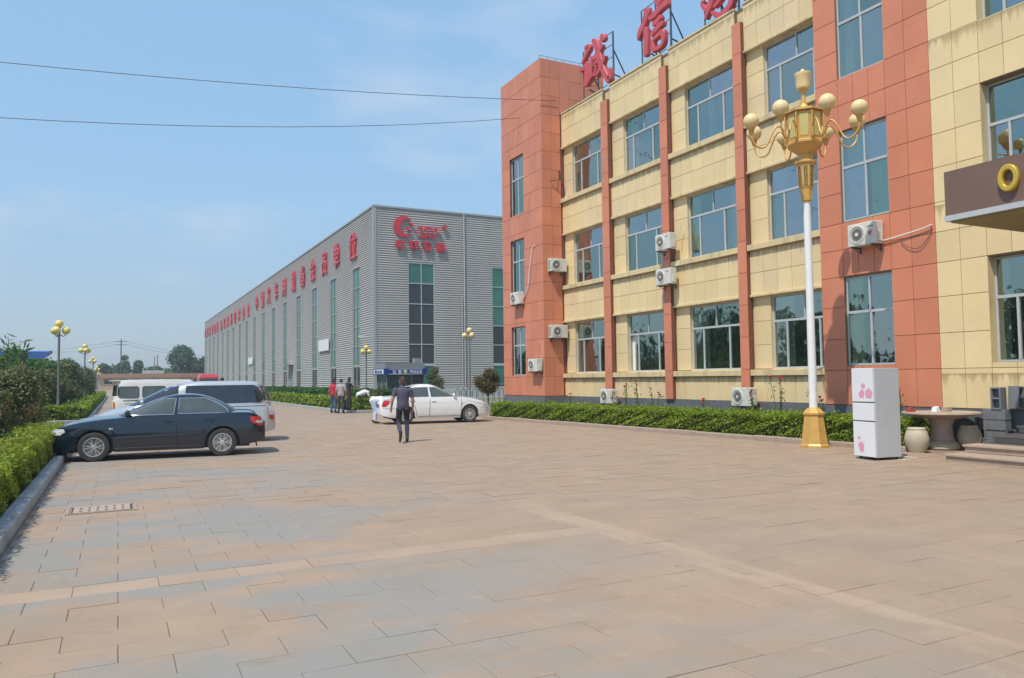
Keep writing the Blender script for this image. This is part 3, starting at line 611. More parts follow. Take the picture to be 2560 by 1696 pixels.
# emblem and name on the gable
em = MB(); n = 40
def arc(cx, cz, r, a0, a1): return [(cx + r * math.cos(a0 + (a1 - a0) * k / n), cz + r * math.sin(a0 + (a1 - a0) * k / n)) for k in range(n + 1)]
A = arc(21.98, 14.98, .92, math.radians(52), math.radians(308)); B = arc(22.32, 14.98, .66, math.radians(66), math.radians(294)); F = GY - .16; vs = []; fs = []
for (a, b) in zip(A, B): vs += [(a[0], F, a[1]), (b[0], F, b[1]), (a[0], F + .12, a[1]), (b[0], F + .12, b[1])]
for k in range(n):
    o = k * 4; fs += [(o, o + 4, o + 5, o + 1), (o, o + 2, o + 6, o + 4), (o + 1, o + 5, o + 7, o + 3)]
em.add(vs, fs); em.prism([(22.15, F - .01, 14.72), (22.75, F - .01, 14.52), (22.62, F - .01, 14.70), (22.25, F - .01, 14.98)], (0, .1, 0)); em.prism([(22.4, F - .01, 15.28), (22.75, F - .01, 15.08), (23.0, F - .01, 15.1), (22.55, F - .01, 15.42)], (0, .1, 0)); em.prism([(23.0, F - .01, 14.52), (25.55, F - .01, 14.46), (25.55, F - .01, 14.53), (23.0, F - .01, 14.60)], (0, .1, 0))
fb(em, 'crescent_emblem', 'red')
text_obj('brand_lettering', 'SHIYUE', .56, .1, 'red', fac, (24.25, F, 14.72), '-Y', .02, 1.05); text_obj('brand_lettering', '®', .62, .1, 'red', fac, (25.78, F, 14.95), '-Y', .02); text_obj('brand_lettering', 'AUTO', .44, .1, 'red', fac, (24.15, F, 14.07), '-Y', .02, 1.2)
for i, c in enumerate('时越智能'): text_obj('sign_character', c, .88, .1, 'red', fac, (21.62 + 1.26 * i, F, 13.05), '-Y', .03)

# ================================================================== white boards fixed to the factory side
for (y0, y1, z0, z1, lab) in ((78.6, 83.0, 4.75, 5.95, 'white rectangular board on factory wall beside the second tall window'), (128.7, 133.4, 4.45, 5.55, 'small white board far along the factory wall')):
    t = thing('wall_board', lab, 'sign', (GX - .1, (y0 + y1) / 2, z0)); MB().box(-.05, 0, -(y1 - y0) / 2, (y1 - y0) / 2, 0, z1 - z0).build('board_face', 'white', t); MB().box(-.065, -.052, -(y1 - y0) / 2, (y1 - y0) / 2, 0, .06).build('board_frame', 'alu', t)

# ================================================================== ROOFTOP CHARACTERS
STROKES = {
 'xin': [[(23.78, 16.17, .14), (23.81, 15.92, .18), (23.98, 15.61, .16), (24.2, 15.41, .16), (24.33, 15.2, .1), (24.29, 15.09, .04)], [(23.87, 15.42, .12), (23.87, 14.77, .13), (23.9, 14.27, .12)], [(23.15, 16.32, .18), (22.94, 15.94, .17)], [(23.63, 15.66, .1), (23.26, 15.68, .15), (22.95, 15.78, .15), (22.44, 15.84, .16)], [(23.39, 15.36, .1), (23.14, 15.34, .13), (22.87, 15.45, .11)], [(23.15, 15.13, .07), (22.9, 15.14, .11), (22.73, 15.1, .09)], [(23.49, 14.94, .09), (23.2, 15.05, .13), (22.9, 15.07, .08)], [(23.39, 14.75, .1), (23.42, 14.48, .12), (23.34, 14.23, .08)], [(23.34, 14.72, .08), (22.85, 14.8, .12), (22.76, 14.64, .11), (22.82, 14.31, .09), (23.31, 14.29, .09)]],
 'cheng': [[(28.27, 16.34, .08), (27.98, 16.24, .17), (28.05, 16.07, .13)], [(28.03, 16.11, .13), (28.29, 15.92, .11), (28.49, 15.68, .07)], [(28.7, 15.46, .07), (28.39, 15.43, .09), (28.06, 15.58, .15)], [(28.06, 15.57, .13), (28.13, 15.17, .19), (28.24, 14.58, .2)], [(28.18, 14.6, .11), (27.91, 14.79, .08), (27.56, 14.89, .06)], [(27.7, 15.74, .07), (27.76, 15.36, .11), (27.82, 14.83, .09)], [(27.56, 15.56, .11), (27.22, 15.67, .14), (26.85, 15.9, .1)], [(27.59, 16.41, .09), (27.29, 16.08, .19), (27.14, 15.51, .19), (26.96, 15.06, .17), (26.72, 14.62, .15), (26.41, 14.24, .15), (26.32, 14.72, .05)], [(27.52, 15.25, .09), (27.23, 15.38, .09), (26.95, 15.37, .08)], [(27.32, 15.19, .09), (27.38, 14.96, .07), (27.48, 14.77, .07)], [(26.7, 15.39, .1), (26.82, 15.13, .12), (27.13, 14.87, .1), (27.34, 14.72, .06)], [(26.94, 16.31, .11), (26.78, 16.19, .17), (26.76, 16.03, .14)]],
 'wei': [[(20.29, 15.95, .11), (20.15, 15.7, .12)], [(20.8, 15.44, .1), (20.31, 15.4, .11), (19.72, 15.45, .12), (19.22, 15.4, .1)], [(19.8, 16.1, .13), (19.9, 15.3, .14), (20.16, 14.69, .14), (20.36, 14.41, .1), (20.4, 14.26, .05)], [(20.51, 14.98, .06), (20.57, 14.87, .07), (20.48, 14.7, .08), (20.35, 14.56, .07)], [(19.22, 15.38, .11), (19.08, 14.83, .12), (19.15, 14.31, .13), (19.4, 14.12, .13), (19.76, 14.11, .11), (20.1, 14.39, .06)], [(19.52, 14.75, .1), (19.74, 14.6, .09), (19.98, 14.5, .05)]]}
def stroke_geo(mb, st, x):
    P = smooth_path([(a, b, w) for a, b, w in st], 6); n = len(P); Lp, Rp = [], []
    for i, p in enumerate(P):
        q0, q1 = P[max(i - 1, 0)], P[min(i + 1, n - 1)]; t = Vector((q1.x - q0.x, q1.y - q0.y)); t.normalize(); nn = Vector((-t.y, t.x)); w = max(p.z, .03)
        e = 1.0 if 0 < i < n - 1 else .62; Lp.append((p.x + nn.x * w * e, p.y + nn.y * w * e)); Rp.append((p.x - nn.x * w * e, p.y - nn.y * w * e))
    sec = []
    for l, r in zip(Lp, Rp):
        m_ = ((l[0] + r[0]) / 2, (l[1] + r[1]) / 2); li = (l[0] * .8 + m_[0] * .2, l[1] * .8 + m_[1] * .2); ri = (r[0] * .8 + m_[0] * .2, r[1] * .8 + m_[1] * .2)
        sec.append([(x + .03, *l), (x, *li), (x, *ri), (x + .03, *r), (x + .2, *r), (x + .2, *l)])
    mb.loft(sec)
for key, ch, (ya, yb), lab in (('cheng', '诚', (28.62, 26.29), 'red brush-script rooftop character beside the orange stair tower'), ('xin', '信', (24.3, 22.5), 'red brush-script rooftop character in the middle of the roof edge'), ('wei', '为', (20.62, 18.94), 'red rooftop character cut off by the top of the picture')):
    t = thing('rooftop_character', lab, 'sign', (18.3, (ya + yb) / 2, 13.36), group='rooftop sign characters'); fr = MB(); zt = 16.3
    for y in (ya, (ya + yb) / 2, yb): fr.tube([(18.48, y, 13.36), (18.48, y, zt)], .028 if y != yb else .04, 6)
    for z in np.linspace(14.15, zt, 5): fr.tube([(18.48, ya, z), (18.48, yb, z)], .016, 5)
    for y in (ya - .4, yb):
        fr.tube([(18.5, y, 15.5), (19.75, y, 13.4)], .03, 6); fr.tube([(18.5, y, 14.45), (19.15, y, 14.3)], .03, 6)
    fr.build('support_frame', 'steel', t, world=True)
    for i, st in enumerate(STROKES[key]): mb = MB(); stroke_geo(mb, st, 18.3 - .0045 * i); mb.build('stroke', 'redroof', t, world=True, smooth=25)

# ================================================================== STEPS, KERBS, BEDS
steps = structure(MB().box(16.5, 17.2, 2.0, 9.3, 0, .55).build('entrance_steps', 'kerbpink'))
for i, (x, z) in enumerate(((14.05, .145), (14.62, .295), (15.5, .44), (16.35, .59))):
    y1 = 9.4 - .02 * i
    MB().box(x, 17.2, 2.0, y1, z - .04, z).build('step_tread', 'stone', steps, bevel=.006); MB().box(x + .035, 17.18, 2.0, y1 - .03, z - .145 + .003 * i, z - .042).build('step_riser', 'kerbpink', steps)
def strip(p0, p1, w, z0, z1):
    a, b = Vector((*p0, 0)), Vector((*p1, 0)); n = Vector(((b - a).y, -(b - a).x, 0)).normalized() * w
    return MB().prism([a + Vector((0, 0, z0)), b + Vector((0, 0, z0)), b + n + Vector((0, 0, z0)), a + n + Vector((0, 0, z0))], (0, 0, z1 - z0))
def kerb_run(name, p0, p1, w, z1, m, step):
    """A row of kerb stones, each stone a piece of its own."""
    a, b = Vector(p0), Vector(p1); Lk = (b - a).length; n = max(1, int(Lk / step)); root = None
    for i in range(n):
        u0, u1 = a + (b - a) * (i / n + .004 / Lk), a + (b - a) * ((i + 1) / n - .004 / Lk); h = z1 + random.gauss(0, .004)
        if root is None: _t = (b - a).normalized(); _n = Vector((_t.y, -_t.x)) * (.02 if w > 0 else -.02); root = structure(strip((p0[0] + _n.x, p0[1] + _n.y), (p1[0] + _n.x, p1[1] + _n.y), w * .7, -.03, z1 - .03).build(name, 'kerb'))
        strip((u0.x, u0.y), (u1.x, u1.y), w, -.02, h).build('kerb_stone', m, root, bevel=.028)
    return root
kerb_run('garden_kerb', (-1.02, 33.0), (-1.02, 2.0), .2, .155, 'kerb', 1.0)
kerb_run('flowerbed_kerb', (15.08, 10.95), (13.72, 29.6), .13, .12, 'kerbpink', 1.0)
kerb_run('flowerbed_kerb', (10.55, 110.0), (10.55, 39.2), -.14, .13, 'kerb', 4.0); kerb_run('flowerbed_kerb', (10.7, 39.2), (16.5, 39.2), -.14, .13, 'kerb', 1.5)
kerb_run('garden_kerb', (-11, 37.9), (-1.1, 37.9), -.14, .14, 'kerb', 1.5); kerb_run('garden_kerb', (-1.1, 110), (-1.1, 38.06), .14, .14, 'kerb', 6)
structure(MB().add([(15.2, 10.95, .06), (17.3, 10.95, .06), (18.0, 15, .06), (18.0, 29.8, .06), (13.86, 29.6, .06)], [(0, 1, 2, 3, 4)]).build('flowerbed', 'soil'))
structure(MB().box(10.68, 19.25, 39.34, 205, -.03, .08).build('flowerbed', 'lawn'))
structure(MB().box(-14, -1.21, -4, 33.4, -.03, .09).build('garden_bed', 'soil')); structure(MB().box(-2.4, -1.23, 23.2, 33.3, .09, .12).build('garden_lawn', 'lawn'))
lw = MB(); nx, ny = 14, 30; vs = []; fs = []
for i in range(nx + 1):
    for j in range(ny + 1):
        x = -16 + 14.7 * i / nx; y = 38.1 + 70 * j / ny; u = (x + 16) / 14.7; z = .09 + .75 * math.sin(math.pi * min(1, u * .93 + .04)) ** .7 * min(1, max(0, (y - 39) / 6)); vs.append((x, y, z))
for i in range(nx):
    for j in range(ny): k = i * (ny + 1) + j; fs.append((k, k + ny + 1, k + ny + 2, k + 1))
structure(lw.add(vs, fs).build('lawn', 'lawn', smooth=60))

# drain grate set in the paving
gr = thing('drain_grate', 'pinkish drain grate with two rows of dark slots set in the paving by the kerb', 'drain', (-.17, 11.85, 0))
MB().box(-.36, .36, -.26, .26, .002, .006).build('grate_recess', 'black', gr); gb = MB(); nn = 6
for i in range(nn + 1):
    x = -.30 + .60 * i / nn; gb.box(x - .034, x + .034, -.22, .22, .0065, .016)
for y in (-.22, -.06, .06, .22): gb.box(-.34, .34, y - (.035 if abs(y) > .1 else .03), y + (.035 if abs(y) > .1 else .03), .0068, .0163)
gb.build('grate_bars', 'stone', gr)
fm = MB()
for a in ((-.42, -.385, -.3, .3), (.385, .42, -.3, .3), (-.385, .385, -.3, -.27), (-.385, .385, .27, .3)): fm.box(*a, .002, .012)
fm.build('grate_frame', 'kerbpink', gr)

# ================================================================== HEDGES
def hedge(name, label, p0, p1, w, h, z0, n, size, m='leaf_hedge', group='clipped hedges'):
    a, b = Vector((*p0, 0)), Vector((*p1, 0)); Lh = (b - a).length; t = (b - a).normalized(); nr = Vector((t.y, -t.x, 0)); ang = math.atan2(t.y, t.x)
    root = thing(name, label, 'hedge', ((a + b) / 2 + Vector((0, 0, z0))), ang, group)
    c = .10; core = MB(); core.box(-Lh / 2 + c, Lh / 2 - c, -w / 2 + c, w / 2 - c, .02, h - c); core.build('twig_core', 'hedgecore', root)
    u = RNG.uniform(-Lh / 2, Lh / 2, n); ar = np.array([w, h * .9, h * .9, h * .25 * w / Lh * 2]); fc = RNG.choice(4, n, p=ar / ar.sum()); P = np.zeros((n, 3)); O = np.zeros((n, 3)); d = RNG.uniform(0, .11, n)
    wob = lambda s: .035 * np.sin(s * 3.1) + .03 * np.sin(s * 7.7 + 1) + .02 * np.sin(s * 17)
    P[:, 0] = u; i = fc == 0; k = i.sum(); P[i, 1] = RNG.uniform(-w / 2, w / 2, k); P[i, 2] = h - d[i] + wob(u[i] + P[i, 1] * 2) + .03 * RNG.normal(size=k); O[i, 2] = 1
    for q, s in ((1, -1), (2, 1)):
        i = fc == q; k = i.sum(); zz = RNG.uniform(.0, h, k); P[i, 2] = zz; P[i, 1] = s * (w / 2 - d[i] + wob(u[i] * 1.3 + zz * 4) - .05 * np.clip((.16 - zz) / .16, 0, 1)); O[i, 1] = s
    i = fc == 3; k = i.sum(); s = RNG.choice([-1, 1], k); P[i, 0] = s * (Lh / 2 - d[i] * 1.0); P[i, 1] = RNG.uniform(-w / 2, w / 2, k); P[i, 2] = RNG.uniform(0, h, k); O[i, 0] = s
    sp = RNG.choice(n, n // 30); P[sp, 2] += np.where(fc[sp] == 0, RNG.uniform(.03, .11, len(sp)), 0)
    leaf_mesh('foliage', P, size, m, .25, O, .55, root); return root
def along(x0, y0, x1, y1, off):   # shift a line sideways to +x
    t = Vector((x1 - x0, y1 - y0)).normalized(); n = Vector((t.y, -t.x)) * off; return (x0 + n.x, y0 + n.y), (x1 + n.x, y1 + n.y)
q0, q1 = along(15.12, 11.1, 13.76, 29.4, .62); hedge('hedge', 'long bright green clipped hedge in front of the office block', q0, q1, .82, .60, .06, 62000, .032)
q0, q1 = along(15.12, 11.6, 13.76, 29.4, 1.75); hedge('hedge', 'low green hedge row behind the front hedge of the office block', q0, q1, .55, .58, .06, 30000, .034)
hedge('hedge', 'bright yellow-green hedge along the dark kerb at the left edge', (-1.62, 5.0), (-1.62, 23.0), .78, .58, .09, 60000, .028, 'leaf_hedge2')
hedge('hedge', 'short clipped hedge ending beside the police booth', (10.95, 39.85), (15.9, 39.85), .9, .62, .08, 9000, .06)
hedge('hedge', 'long low hedge running along the factory side', (11.3, 41.5), (11.3, 118), .9, .62, .08, 26000, .10)
hedge('hedge', 'dark taller hedge strip against the factory wall', (14.2, 44.0), (14.2, 118), 1.6, .95, .08, 20000, .13, 'leaf_green')
hedge('hedge', 'dark hedge across the garden end behind the silver van', (-10.5, 38.7), (-1.5, 38.7), 1.0, .62, .1, 14000, .06)
hedge('hedge', 'dark-fronted hedge along the far garden edge beside the lamp row', (-1.8, 40.0), (-1.8, 108), .9, .55, .1, 20000, .11)

# ================================================================== SHRUBS, TREES
def bush(name, label, loc, blobs, n, size, m, group=None, cat='shrub', stem=True, asp=.5):
    root = thing(name, label, cat, loc, 0, group); P, D = blob_pts(n, blobs); P[:, 2] = np.maximum(P[:, 2], .05); leaf_mesh('foliage', P, size, m, .35, D, asp, root)
    sm = MB()
    for bl in blobs[:7]:
        sm.tube(smooth_path([(bl[0] * .15, bl[1] * .15, 0), (bl[0] * .6, bl[1] * .6, bl[2] * .55), (bl[0], bl[1], bl[2] + bl[5] * .3)], 3), [.04 - .0042 * k for k in range(7)], 5)
    sm.build('stems', 'bark', root); return root
def rb(k, R, z0, z1, r0, r1):
    return [(random.uniform(-R, R), random.uniform(-R, R), random.uniform(z0, z1), *(random.uniform(r0, r1),) * 2, random.uniform(r0, r1) * .85) for _ in range(k)]
G = 'garden shrubs behind the left hedge'
for (x, y, R, zt, n, m, lab) in (
    (-3.0, 11.5, .6, 1.05, 5200, 'leaf_shrub', 'dark olive shrub at the lower left edge behind the hedge'),
    (-3.1, 14.2, .7, 1.3, 5600, 'leaf_shrub', 'second dark shrub behind the left hedge with rusty leaf tips'),
    (-3.3, 17.6, .8, 1.5, 6500, 'leaf_shrub', 'rounded olive shrub behind the hedge near the dark sedan'),
    (-3.2, 21.0, .8, 1.5, 6500, 'leaf_red', 'shrub with red young leaves behind the hedge near the dark sedan'),
    (-5.2, 19.5, 1.1, 2.0, 7500, 'leaf_shrub', 'tall grey-green shrub at the left edge of the garden'),
    (-5.6, 25.0, 1.2, 2.2, 7000, 'leaf_shrub', 'tall olive shrub mass left of the nearest garden lamp'),
    (-2.75, 24.6, .5, 1.75, 6500, 'leaf_shrub', 'tall olive shrub rising behind the hedge beside the dark sedan'),
    (-3.1, 28.4, .6, 1.85, 6500, 'leaf_shrub', 'dense grey-green shrub left of the nearest lamp pole'),
    (-3.45, 32.2, .6, 1.8, 6000, 'leaf_shrub', 'dark shrub with brown patches just left of the nearest lamp'),
    (-2.9, 20.6, .5, 1.5, 6500, 'leaf_shrub', 'dark round shrub above the left hedge at the picture edge'),
    (-3.4, 36.0, .5, 1.5, 5000, 'leaf_shrub', 'shrub directly behind the nearest garden lamp pole'),
    (-2.6, 27.5, .4, .8, 4200, 'leaf_red', 'low shrub with orange-red leaves at foot of the nearest garden lamp'),
    (-4.4, 36.5, .9, 2.0, 6000, 'leaf_green', 'bright green shrub left of the nearest garden lamp'),
    (-7.2, 30.0, 1.3, 2.3, 6000, 'leaf_shrub', 'broad dark shrub under the blue roof')):
    bl = rb(9, R, .35, zt, .35, .62); bush('garden_shrub', lab, (x, y, .09), bl, n, .055, m, G)
for (x, y, R, zt, n, s, m, lab) in (
    (-3.2, 43.5, .7, 1.9, 4600, .08, 'leaf_shrub', 'olive shrub right behind the cross hedge near the first lamp'),
    (-2.95, 47.5, .7, 2.1, 4600, .08, 'leaf_green', 'mid-green shrub between the first two lamps, close to the road'),
    (-3.5, 52, .9, 2.3, 4600, .09, 'leaf_shrub', 'grey-green shrub halfway to the second lamp'),
    (-3.2, 57, .8, 2.2, 4600, .09, 'leaf_shrub', 'dark shrub just in front of the second lamp'),
    (-3.3, 68, 1.0, 2.3, 4000, .11, 'leaf_green', 'green shrub just past the second lamp'),
    (-3.3, 75, 1.0, 2.2, 4000, .12, 'leaf_shrub', 'low dull shrub halfway to the third lamp'),
    (-4.6, 46, 1.2, 2.6, 5000, .10, 'leaf_green', 'bright green round shrub between the first and second lamp'),
    (-4.2, 54, 1.3, 2.6, 5000, .11, 'leaf_shrub', 'brownish shrub just left of the second garden lamp'),
    (-5.6, 60, 1.6, 3.0, 5000, .12, 'leaf_plum', 'purple-leaved plum tree crown behind the second garden lamp'),
    (-4.0, 66, 1.4, 2.2, 4000, .12, 'leaf_shrub', 'dark rounded shrub right of the second garden lamp'),
    (-3.4, 78, 1.6, 2.2, 4000, .14, 'leaf_red', 'low reddish shrub row beyond the second lamp'),
    (-7.8, 44, 1.6, 3.0, 5000, .11, 'leaf_shrub', 'olive shrub mass beneath the blue roof edge'),
    (-9.5, 52, 2.0, 3.4, 5000, .13, 'leaf_shrub', 'tall dull green shrub at far left of garden'),
    (-5.5, 92, 2.0, 2.6, 4000, .16, 'leaf_shrub', 'dark shrub near the third garden lamp')):
    bush('garden_shrub', lab, (x, y, .3), rb(9, R, .5, zt, .6, 1.0), n, s, m, 'garden shrubs along the lamp row')
# tall twig with long drooping leaves at the left edge
ol = thing('broadleaf_sapling', 'young sapling with long drooping leaves at the left edge against the sky', 'tree', (-3.05, 29.6, .09)); st_ = MB(); pts = []; outs = []
for (dx, dy, zt) in ((-.15, .1, 3.25), (.35, -.3, 3.05), (-.6, .2, 3.0)):
    st_.tube(smooth_path([(0, 0, 0), (dx * .4, dy * .4, 1.6), (dx, dy, zt - .1)], 4), [.03, .028, .026, .024, .022, .02, .016, .012, .008], 6)
    for k in range(15):
        a = k * 2.4; r = .10 + .012 * k; z = zt - .03 - .055 * k; pts.append((dx + r * math.cos(a), dy + r * math.sin(a), z)); outs.append((math.cos(a) * .2, math.sin(a) * .2, 1))
st_.build('stems', 'bark', ol); lfm = MB()
for (p, o_) in zip(pts, outs):
    a = math.atan2(o_[1], o_[0]); c, s = math.cos(a), math.sin(a); ln = random.uniform(.40, .55); dr = random.uniform(.02, .16)
    sec = [(0, .004, .01), (.3, .055, .05), (.65, .06, .03), (1, .003, -.6)]
    lfm.loft([[(p[0] + c * ln * u - s * w, p[1] + s * ln * u + c * w, p[2] + .05 * u - dr * u * u), (p[0] + c * ln * u, p[1] + s * ln * u, p[2] + .05 * u - dr * u * u - .015), (p[0] + c * ln * u + s * w, p[1] + s * ln * u - c * w, p[2] + .05 * u - dr * u * u)] for u, w, _ in sec], closed=False, cap=False)
ol_l = leaf_mesh('leaves', np.array(pts), .17, 'leaf_green', .2, None, .22, ol)

def tree(label, x, y, h, R, n, size, m, z0=0, trunk=.18, group='trees beyond the works yard', blobs=None, name='broadleaf_tree', cone=False):
    root = thing(name, label, 'tree', (x, y, z0), 0, group); B = blobs or []
    if not B:
        for k in range(15):
            u = random.uniform(.30, 1); rr = R * ((1.12 - u) if cone else math.sin(math.pi * (.15 + .8 * u)) ** .8); a = random.uniform(0, 6.3); q = random.uniform(.2, .75) * rr
            B.append((q * math.cos(a), q * math.sin(a), h * u * .92, *(random.uniform(.32, .5) * R,) * 2, random.uniform(.28, .42) * R))
    P, D = blob_pts(n, B, .45); leaf_mesh('crown', P, size, m, .3, D, .55, root)
    tb = MB(); tb.tube(smooth_path([(0, 0, 0), (.05 * R, .03 * R, h * .35), (0, 0, h * .8)], 4), [trunk * (1 - .09 * k) for k in range(9)], 7)
    for b in B[:8]: tb.tube(smooth_path([(0, 0, h * .28), (b[0] * .5, b[1] * .5, b[2] * .8), (b[0], b[1], b[2])], 3), [trunk * .5, trunk * .45, trunk * .4, trunk * .34, trunk * .28, trunk * .2, trunk * .1], 5)
    tb.build('trunk', 'bark', root); return root
tree('tall dark green tree beside the far end of the factory', 15.3, 222, 11.3, 4.6, 4200, .42, 'leaf_tree')
tree('dark green tree half hidden by the far factory corner', 21.5, 224, 8.6, 3.6, 2600, .42, 'leaf_tree')
tree('pale poplar growing beneath the power pole', 1.2, 224, 9.0, 2.2, 2600, .36, 'leaf_pale')
tree('small spiky dark conifer right of the power pole', 4.6, 221, 7.2, 2.6, 2000, .36, 'leaf_tree', cone=True, name='conifer_tree')
tree('low round tree behind the far low building left end', -3.0, 223, 6.2, 3.0, 2400, .38, 'leaf_tree')
tree('low tree behind the middle of the far low building', 8.5, 224, 6.0, 3.2, 2400, .38, 'leaf_tree')
tree('broad green tree rising over the left garden shrubs', -7.4, 72, 4.2, 2.6, 4600, .17, 'leaf_green', trunk=.12, group='trees in the left garden')
tree('second broad green tree beside the blue roof', -11.0, 76, 4.6, 2.8, 4600, .18, 'leaf_tree', trunk=.12, group='trees in the left garden')
tree('dark green tree at far left beneath the blue roof', -14.5, 84, 5.0, 3.0, 4000, .2, 'leaf_tree', trunk=.14, group='trees in the left garden')
tree('pale garden tree behind the third lamp', -7.2, 112, 4.2, 2.6, 3000, .24, 'leaf_shrub', trunk=.12, group='trees in the left garden')
tree('dark garden tree close to the far low building', -7.8, 150, 5.2, 3.2, 3000, .3, 'leaf_tree', trunk=.12, group='trees in the left garden')
for i, (x, y, h) in enumerate(((-15, 20, 6.4), (-13.5, 27, 7.0), (-16, 34, 6.6), (-14, 41, 7.4), (-16, 48, 6.8), (-14, 55, 7.2), (-16, 62, 7.0), (-15, 70, 7.4))):
    tree(('nearest', 'second', 'third', 'fourth', 'fifth', 'sixth', 'seventh', 'eighth')[i] + ' tree of the row at the garden back, seen only mirrored in the office windows', x, y, h, 3.4, 3000, .22, 'leaf_tree', trunk=.16, group='trees at the back of the left garden')
B0 = [(0, 0, 1.35, .62, .62, .45), (.35, .1, 1.7, .4, .4, .35), (-.35, .1, 1.55, .45, .45, .35), (0, -.2, 1.95, .35, .35, .3), (.2, .3, 1.1, .4, .4, .3)]
tree('small round tree with reddish leaves beside the orange stair tower', 17.6, 37.2, 2.3, .9, 4600, .05, 'leaf_red', trunk=.035, group='small trees by the buildings', blobs=B0, name='small_tree')
B1 = [(0, 0, .9, .75, .75, .7), (.2, 0, 1.5, .6, .6, .5), (-.2, .1, 2.0, .45, .45, .4), (.1, 0, 2.35, .3, .3, .3)]
tree('dark green conical shrub right of the police booth', 21.3, 54.5, 2.6, .9, 3800, .06, 'leaf_shrub', trunk=.05, group='small trees by the buildings', blobs=B1, name='small_tree')
bush('garden_shrub', 'small dark shrub beside the bending man in white', (12.6, 41.4, .08), [(0, 0, .5, .5, .5, .4), (.3, .1, .75, .3, .3, .4), (-.5, 0, .9, .2, .2, .3)], 2200, .05, 'leaf_shrub')
# rose bushes between the hedges and the wall
def rose(label, x, y, h, n, k):
    root = thing('rose_bush', label, 'rose', (x, y, .06), 0, 'rose bushes along the office wall'); sm = MB(); P = []
    for i in range(k):
        a = random.uniform(0, 6.28); r = random.uniform(.05, .28); zt = h * random.uniform(.7, 1); path = smooth_path([(0, 0, 0), (r * .5 * math.cos(a), r * .5 * math.sin(a), zt * .5), (r * math.cos(a), r * math.sin(a), zt)], 4)
        sm.tube(path, .008, 5)
        for q in range(n // k): c = path[random.randint(2, len(path) - 1)]; P.append((c.x + random.gauss(0, .06), c.y + random.gauss(0, .06), c.z + random.gauss(0, .05)))
        if i < 3:
            fl = MB(); e = path[-1]; fl.sphere((e.x, e.y, e.z + .03), .036, 8, 6, sq=(1, 1, .8))
            for w in range(4): fl.sphere((e.x + .03 * math.cos(w * 1.57), e.y + .03 * math.sin(w * 1.57), e.z + .035), .022, 6, 4)
            fl.build('flower', 'rose', root, smooth=60)
    sm.build('stems', 'leaf_green', root); leaf_mesh('foliage', P, .035, 'leaf_shrub', .3, None, .55, root)
for i, (y, h) in enumerate(((15.0, 1.2), (16.2, 1.65), (17.2, 1.25), (19.4, .95), (22.0, 1.2), (22.9, 1.55), (23.7, 1.35), (24.4, 1.15), (27.6, .95), (12.3, 1.25), (13.3, 1.45))):
    rose(('single-stemmed red rose bush', 'tall leggy red rose bush')[h > 1.3] + (' beside the gold lamp base', ' left of the gold lamp pole', ' beside the right-hand low air conditioner', ' under the second window from the lamp', ' under the middle ground window', ' left of the middle ground window', ' right of the left low air conditioner', ' beside the left low air conditioner', ' near the stair tower', ' just left of the refrigerator', ' between the gold lamp and the refrigerator')[i], 16.95, y, h, 80, 4)

# ================================================================== LAMPS
lp = thing('ornate_lamp', 'tall gold and white ornate lamp post with eight cream globes', 'street lamp', (14.45, 12.8, 0), math.radians(41.5))
bs = MB().lathe([(.34, 0), (.34, .05), (.31, .09), (.22, .74), (.25, .76), (.25, .8), (.15, .9), (.10, .92)], 8, ph=math.pi / 8); bs.build('base', 'gold', lp)
MB().lathe([(.095, .90), (.088, 3), (.082, 5.8)], 20).build('pole', 'white', lp, smooth=40)
MB().lathe([(.10, 5.76), (.13, 5.79), (.15, 6.05), (.16, 6.08), (.18, 6.12), (.215, 6.64), (.26, 6.68), (.26, 6.71), (.19, 6.75), (.15, 6.90), (.17, 6.92)], 8, ph=math.pi / 8).build('neck', 'gold', lp)
fret = MB()
for k in range(8):
    a = k * math.pi / 4; c, s = math.cos(a), math.sin(a)
    for q in range(9):
        z = 6.15 + q * .052; r = (.180 + .034 * (z - 6.12) / .52) * .94
        for w in (-1, 1): fret.add([Vector((c * (r + .004) - s * w * .022 + ox * -s, s * (r + .004) + c * w * .022 + ox * c, z + oz)) for ox, oz in ((-.014, -.018), (.014, -.018 + .008 * (q % 2)), (.014, .018), (-.014, .018 - .008 * (q % 2)))], [(0, 1, 2, 3)])
fret.build('neck_fretwork', 'black', lp)
MB().lathe([(.16, 6.9), (.36, 7.06), (.42, 7.12), (.42, 7.17), (.38, 7.2), (.43, 7.84), (.40, 7.86)], 8, ph=math.pi / 8).build('lantern_body', 'gold', lp)
MB().lathe([(.50, 7.86), (.50, 7.90), (.38, 7.95), (.12, 8.03), (.065, 8.12), (.05, 8.3), (.055, 8.4), (.11, 8.47)], 8, ph=math.pi / 8).build('lantern_roof', 'gold', lp)
MB().lathe([(.10, 8.47), (.15, 8.5), (.165, 8.58), (.175, 8.78), (.195, 8.82), (.19, 8.86), (.08, 8.89), (.05, 8.93), (.02, 8.97)], 20).build('finial_lamp', 'globe', lp, smooth=40)
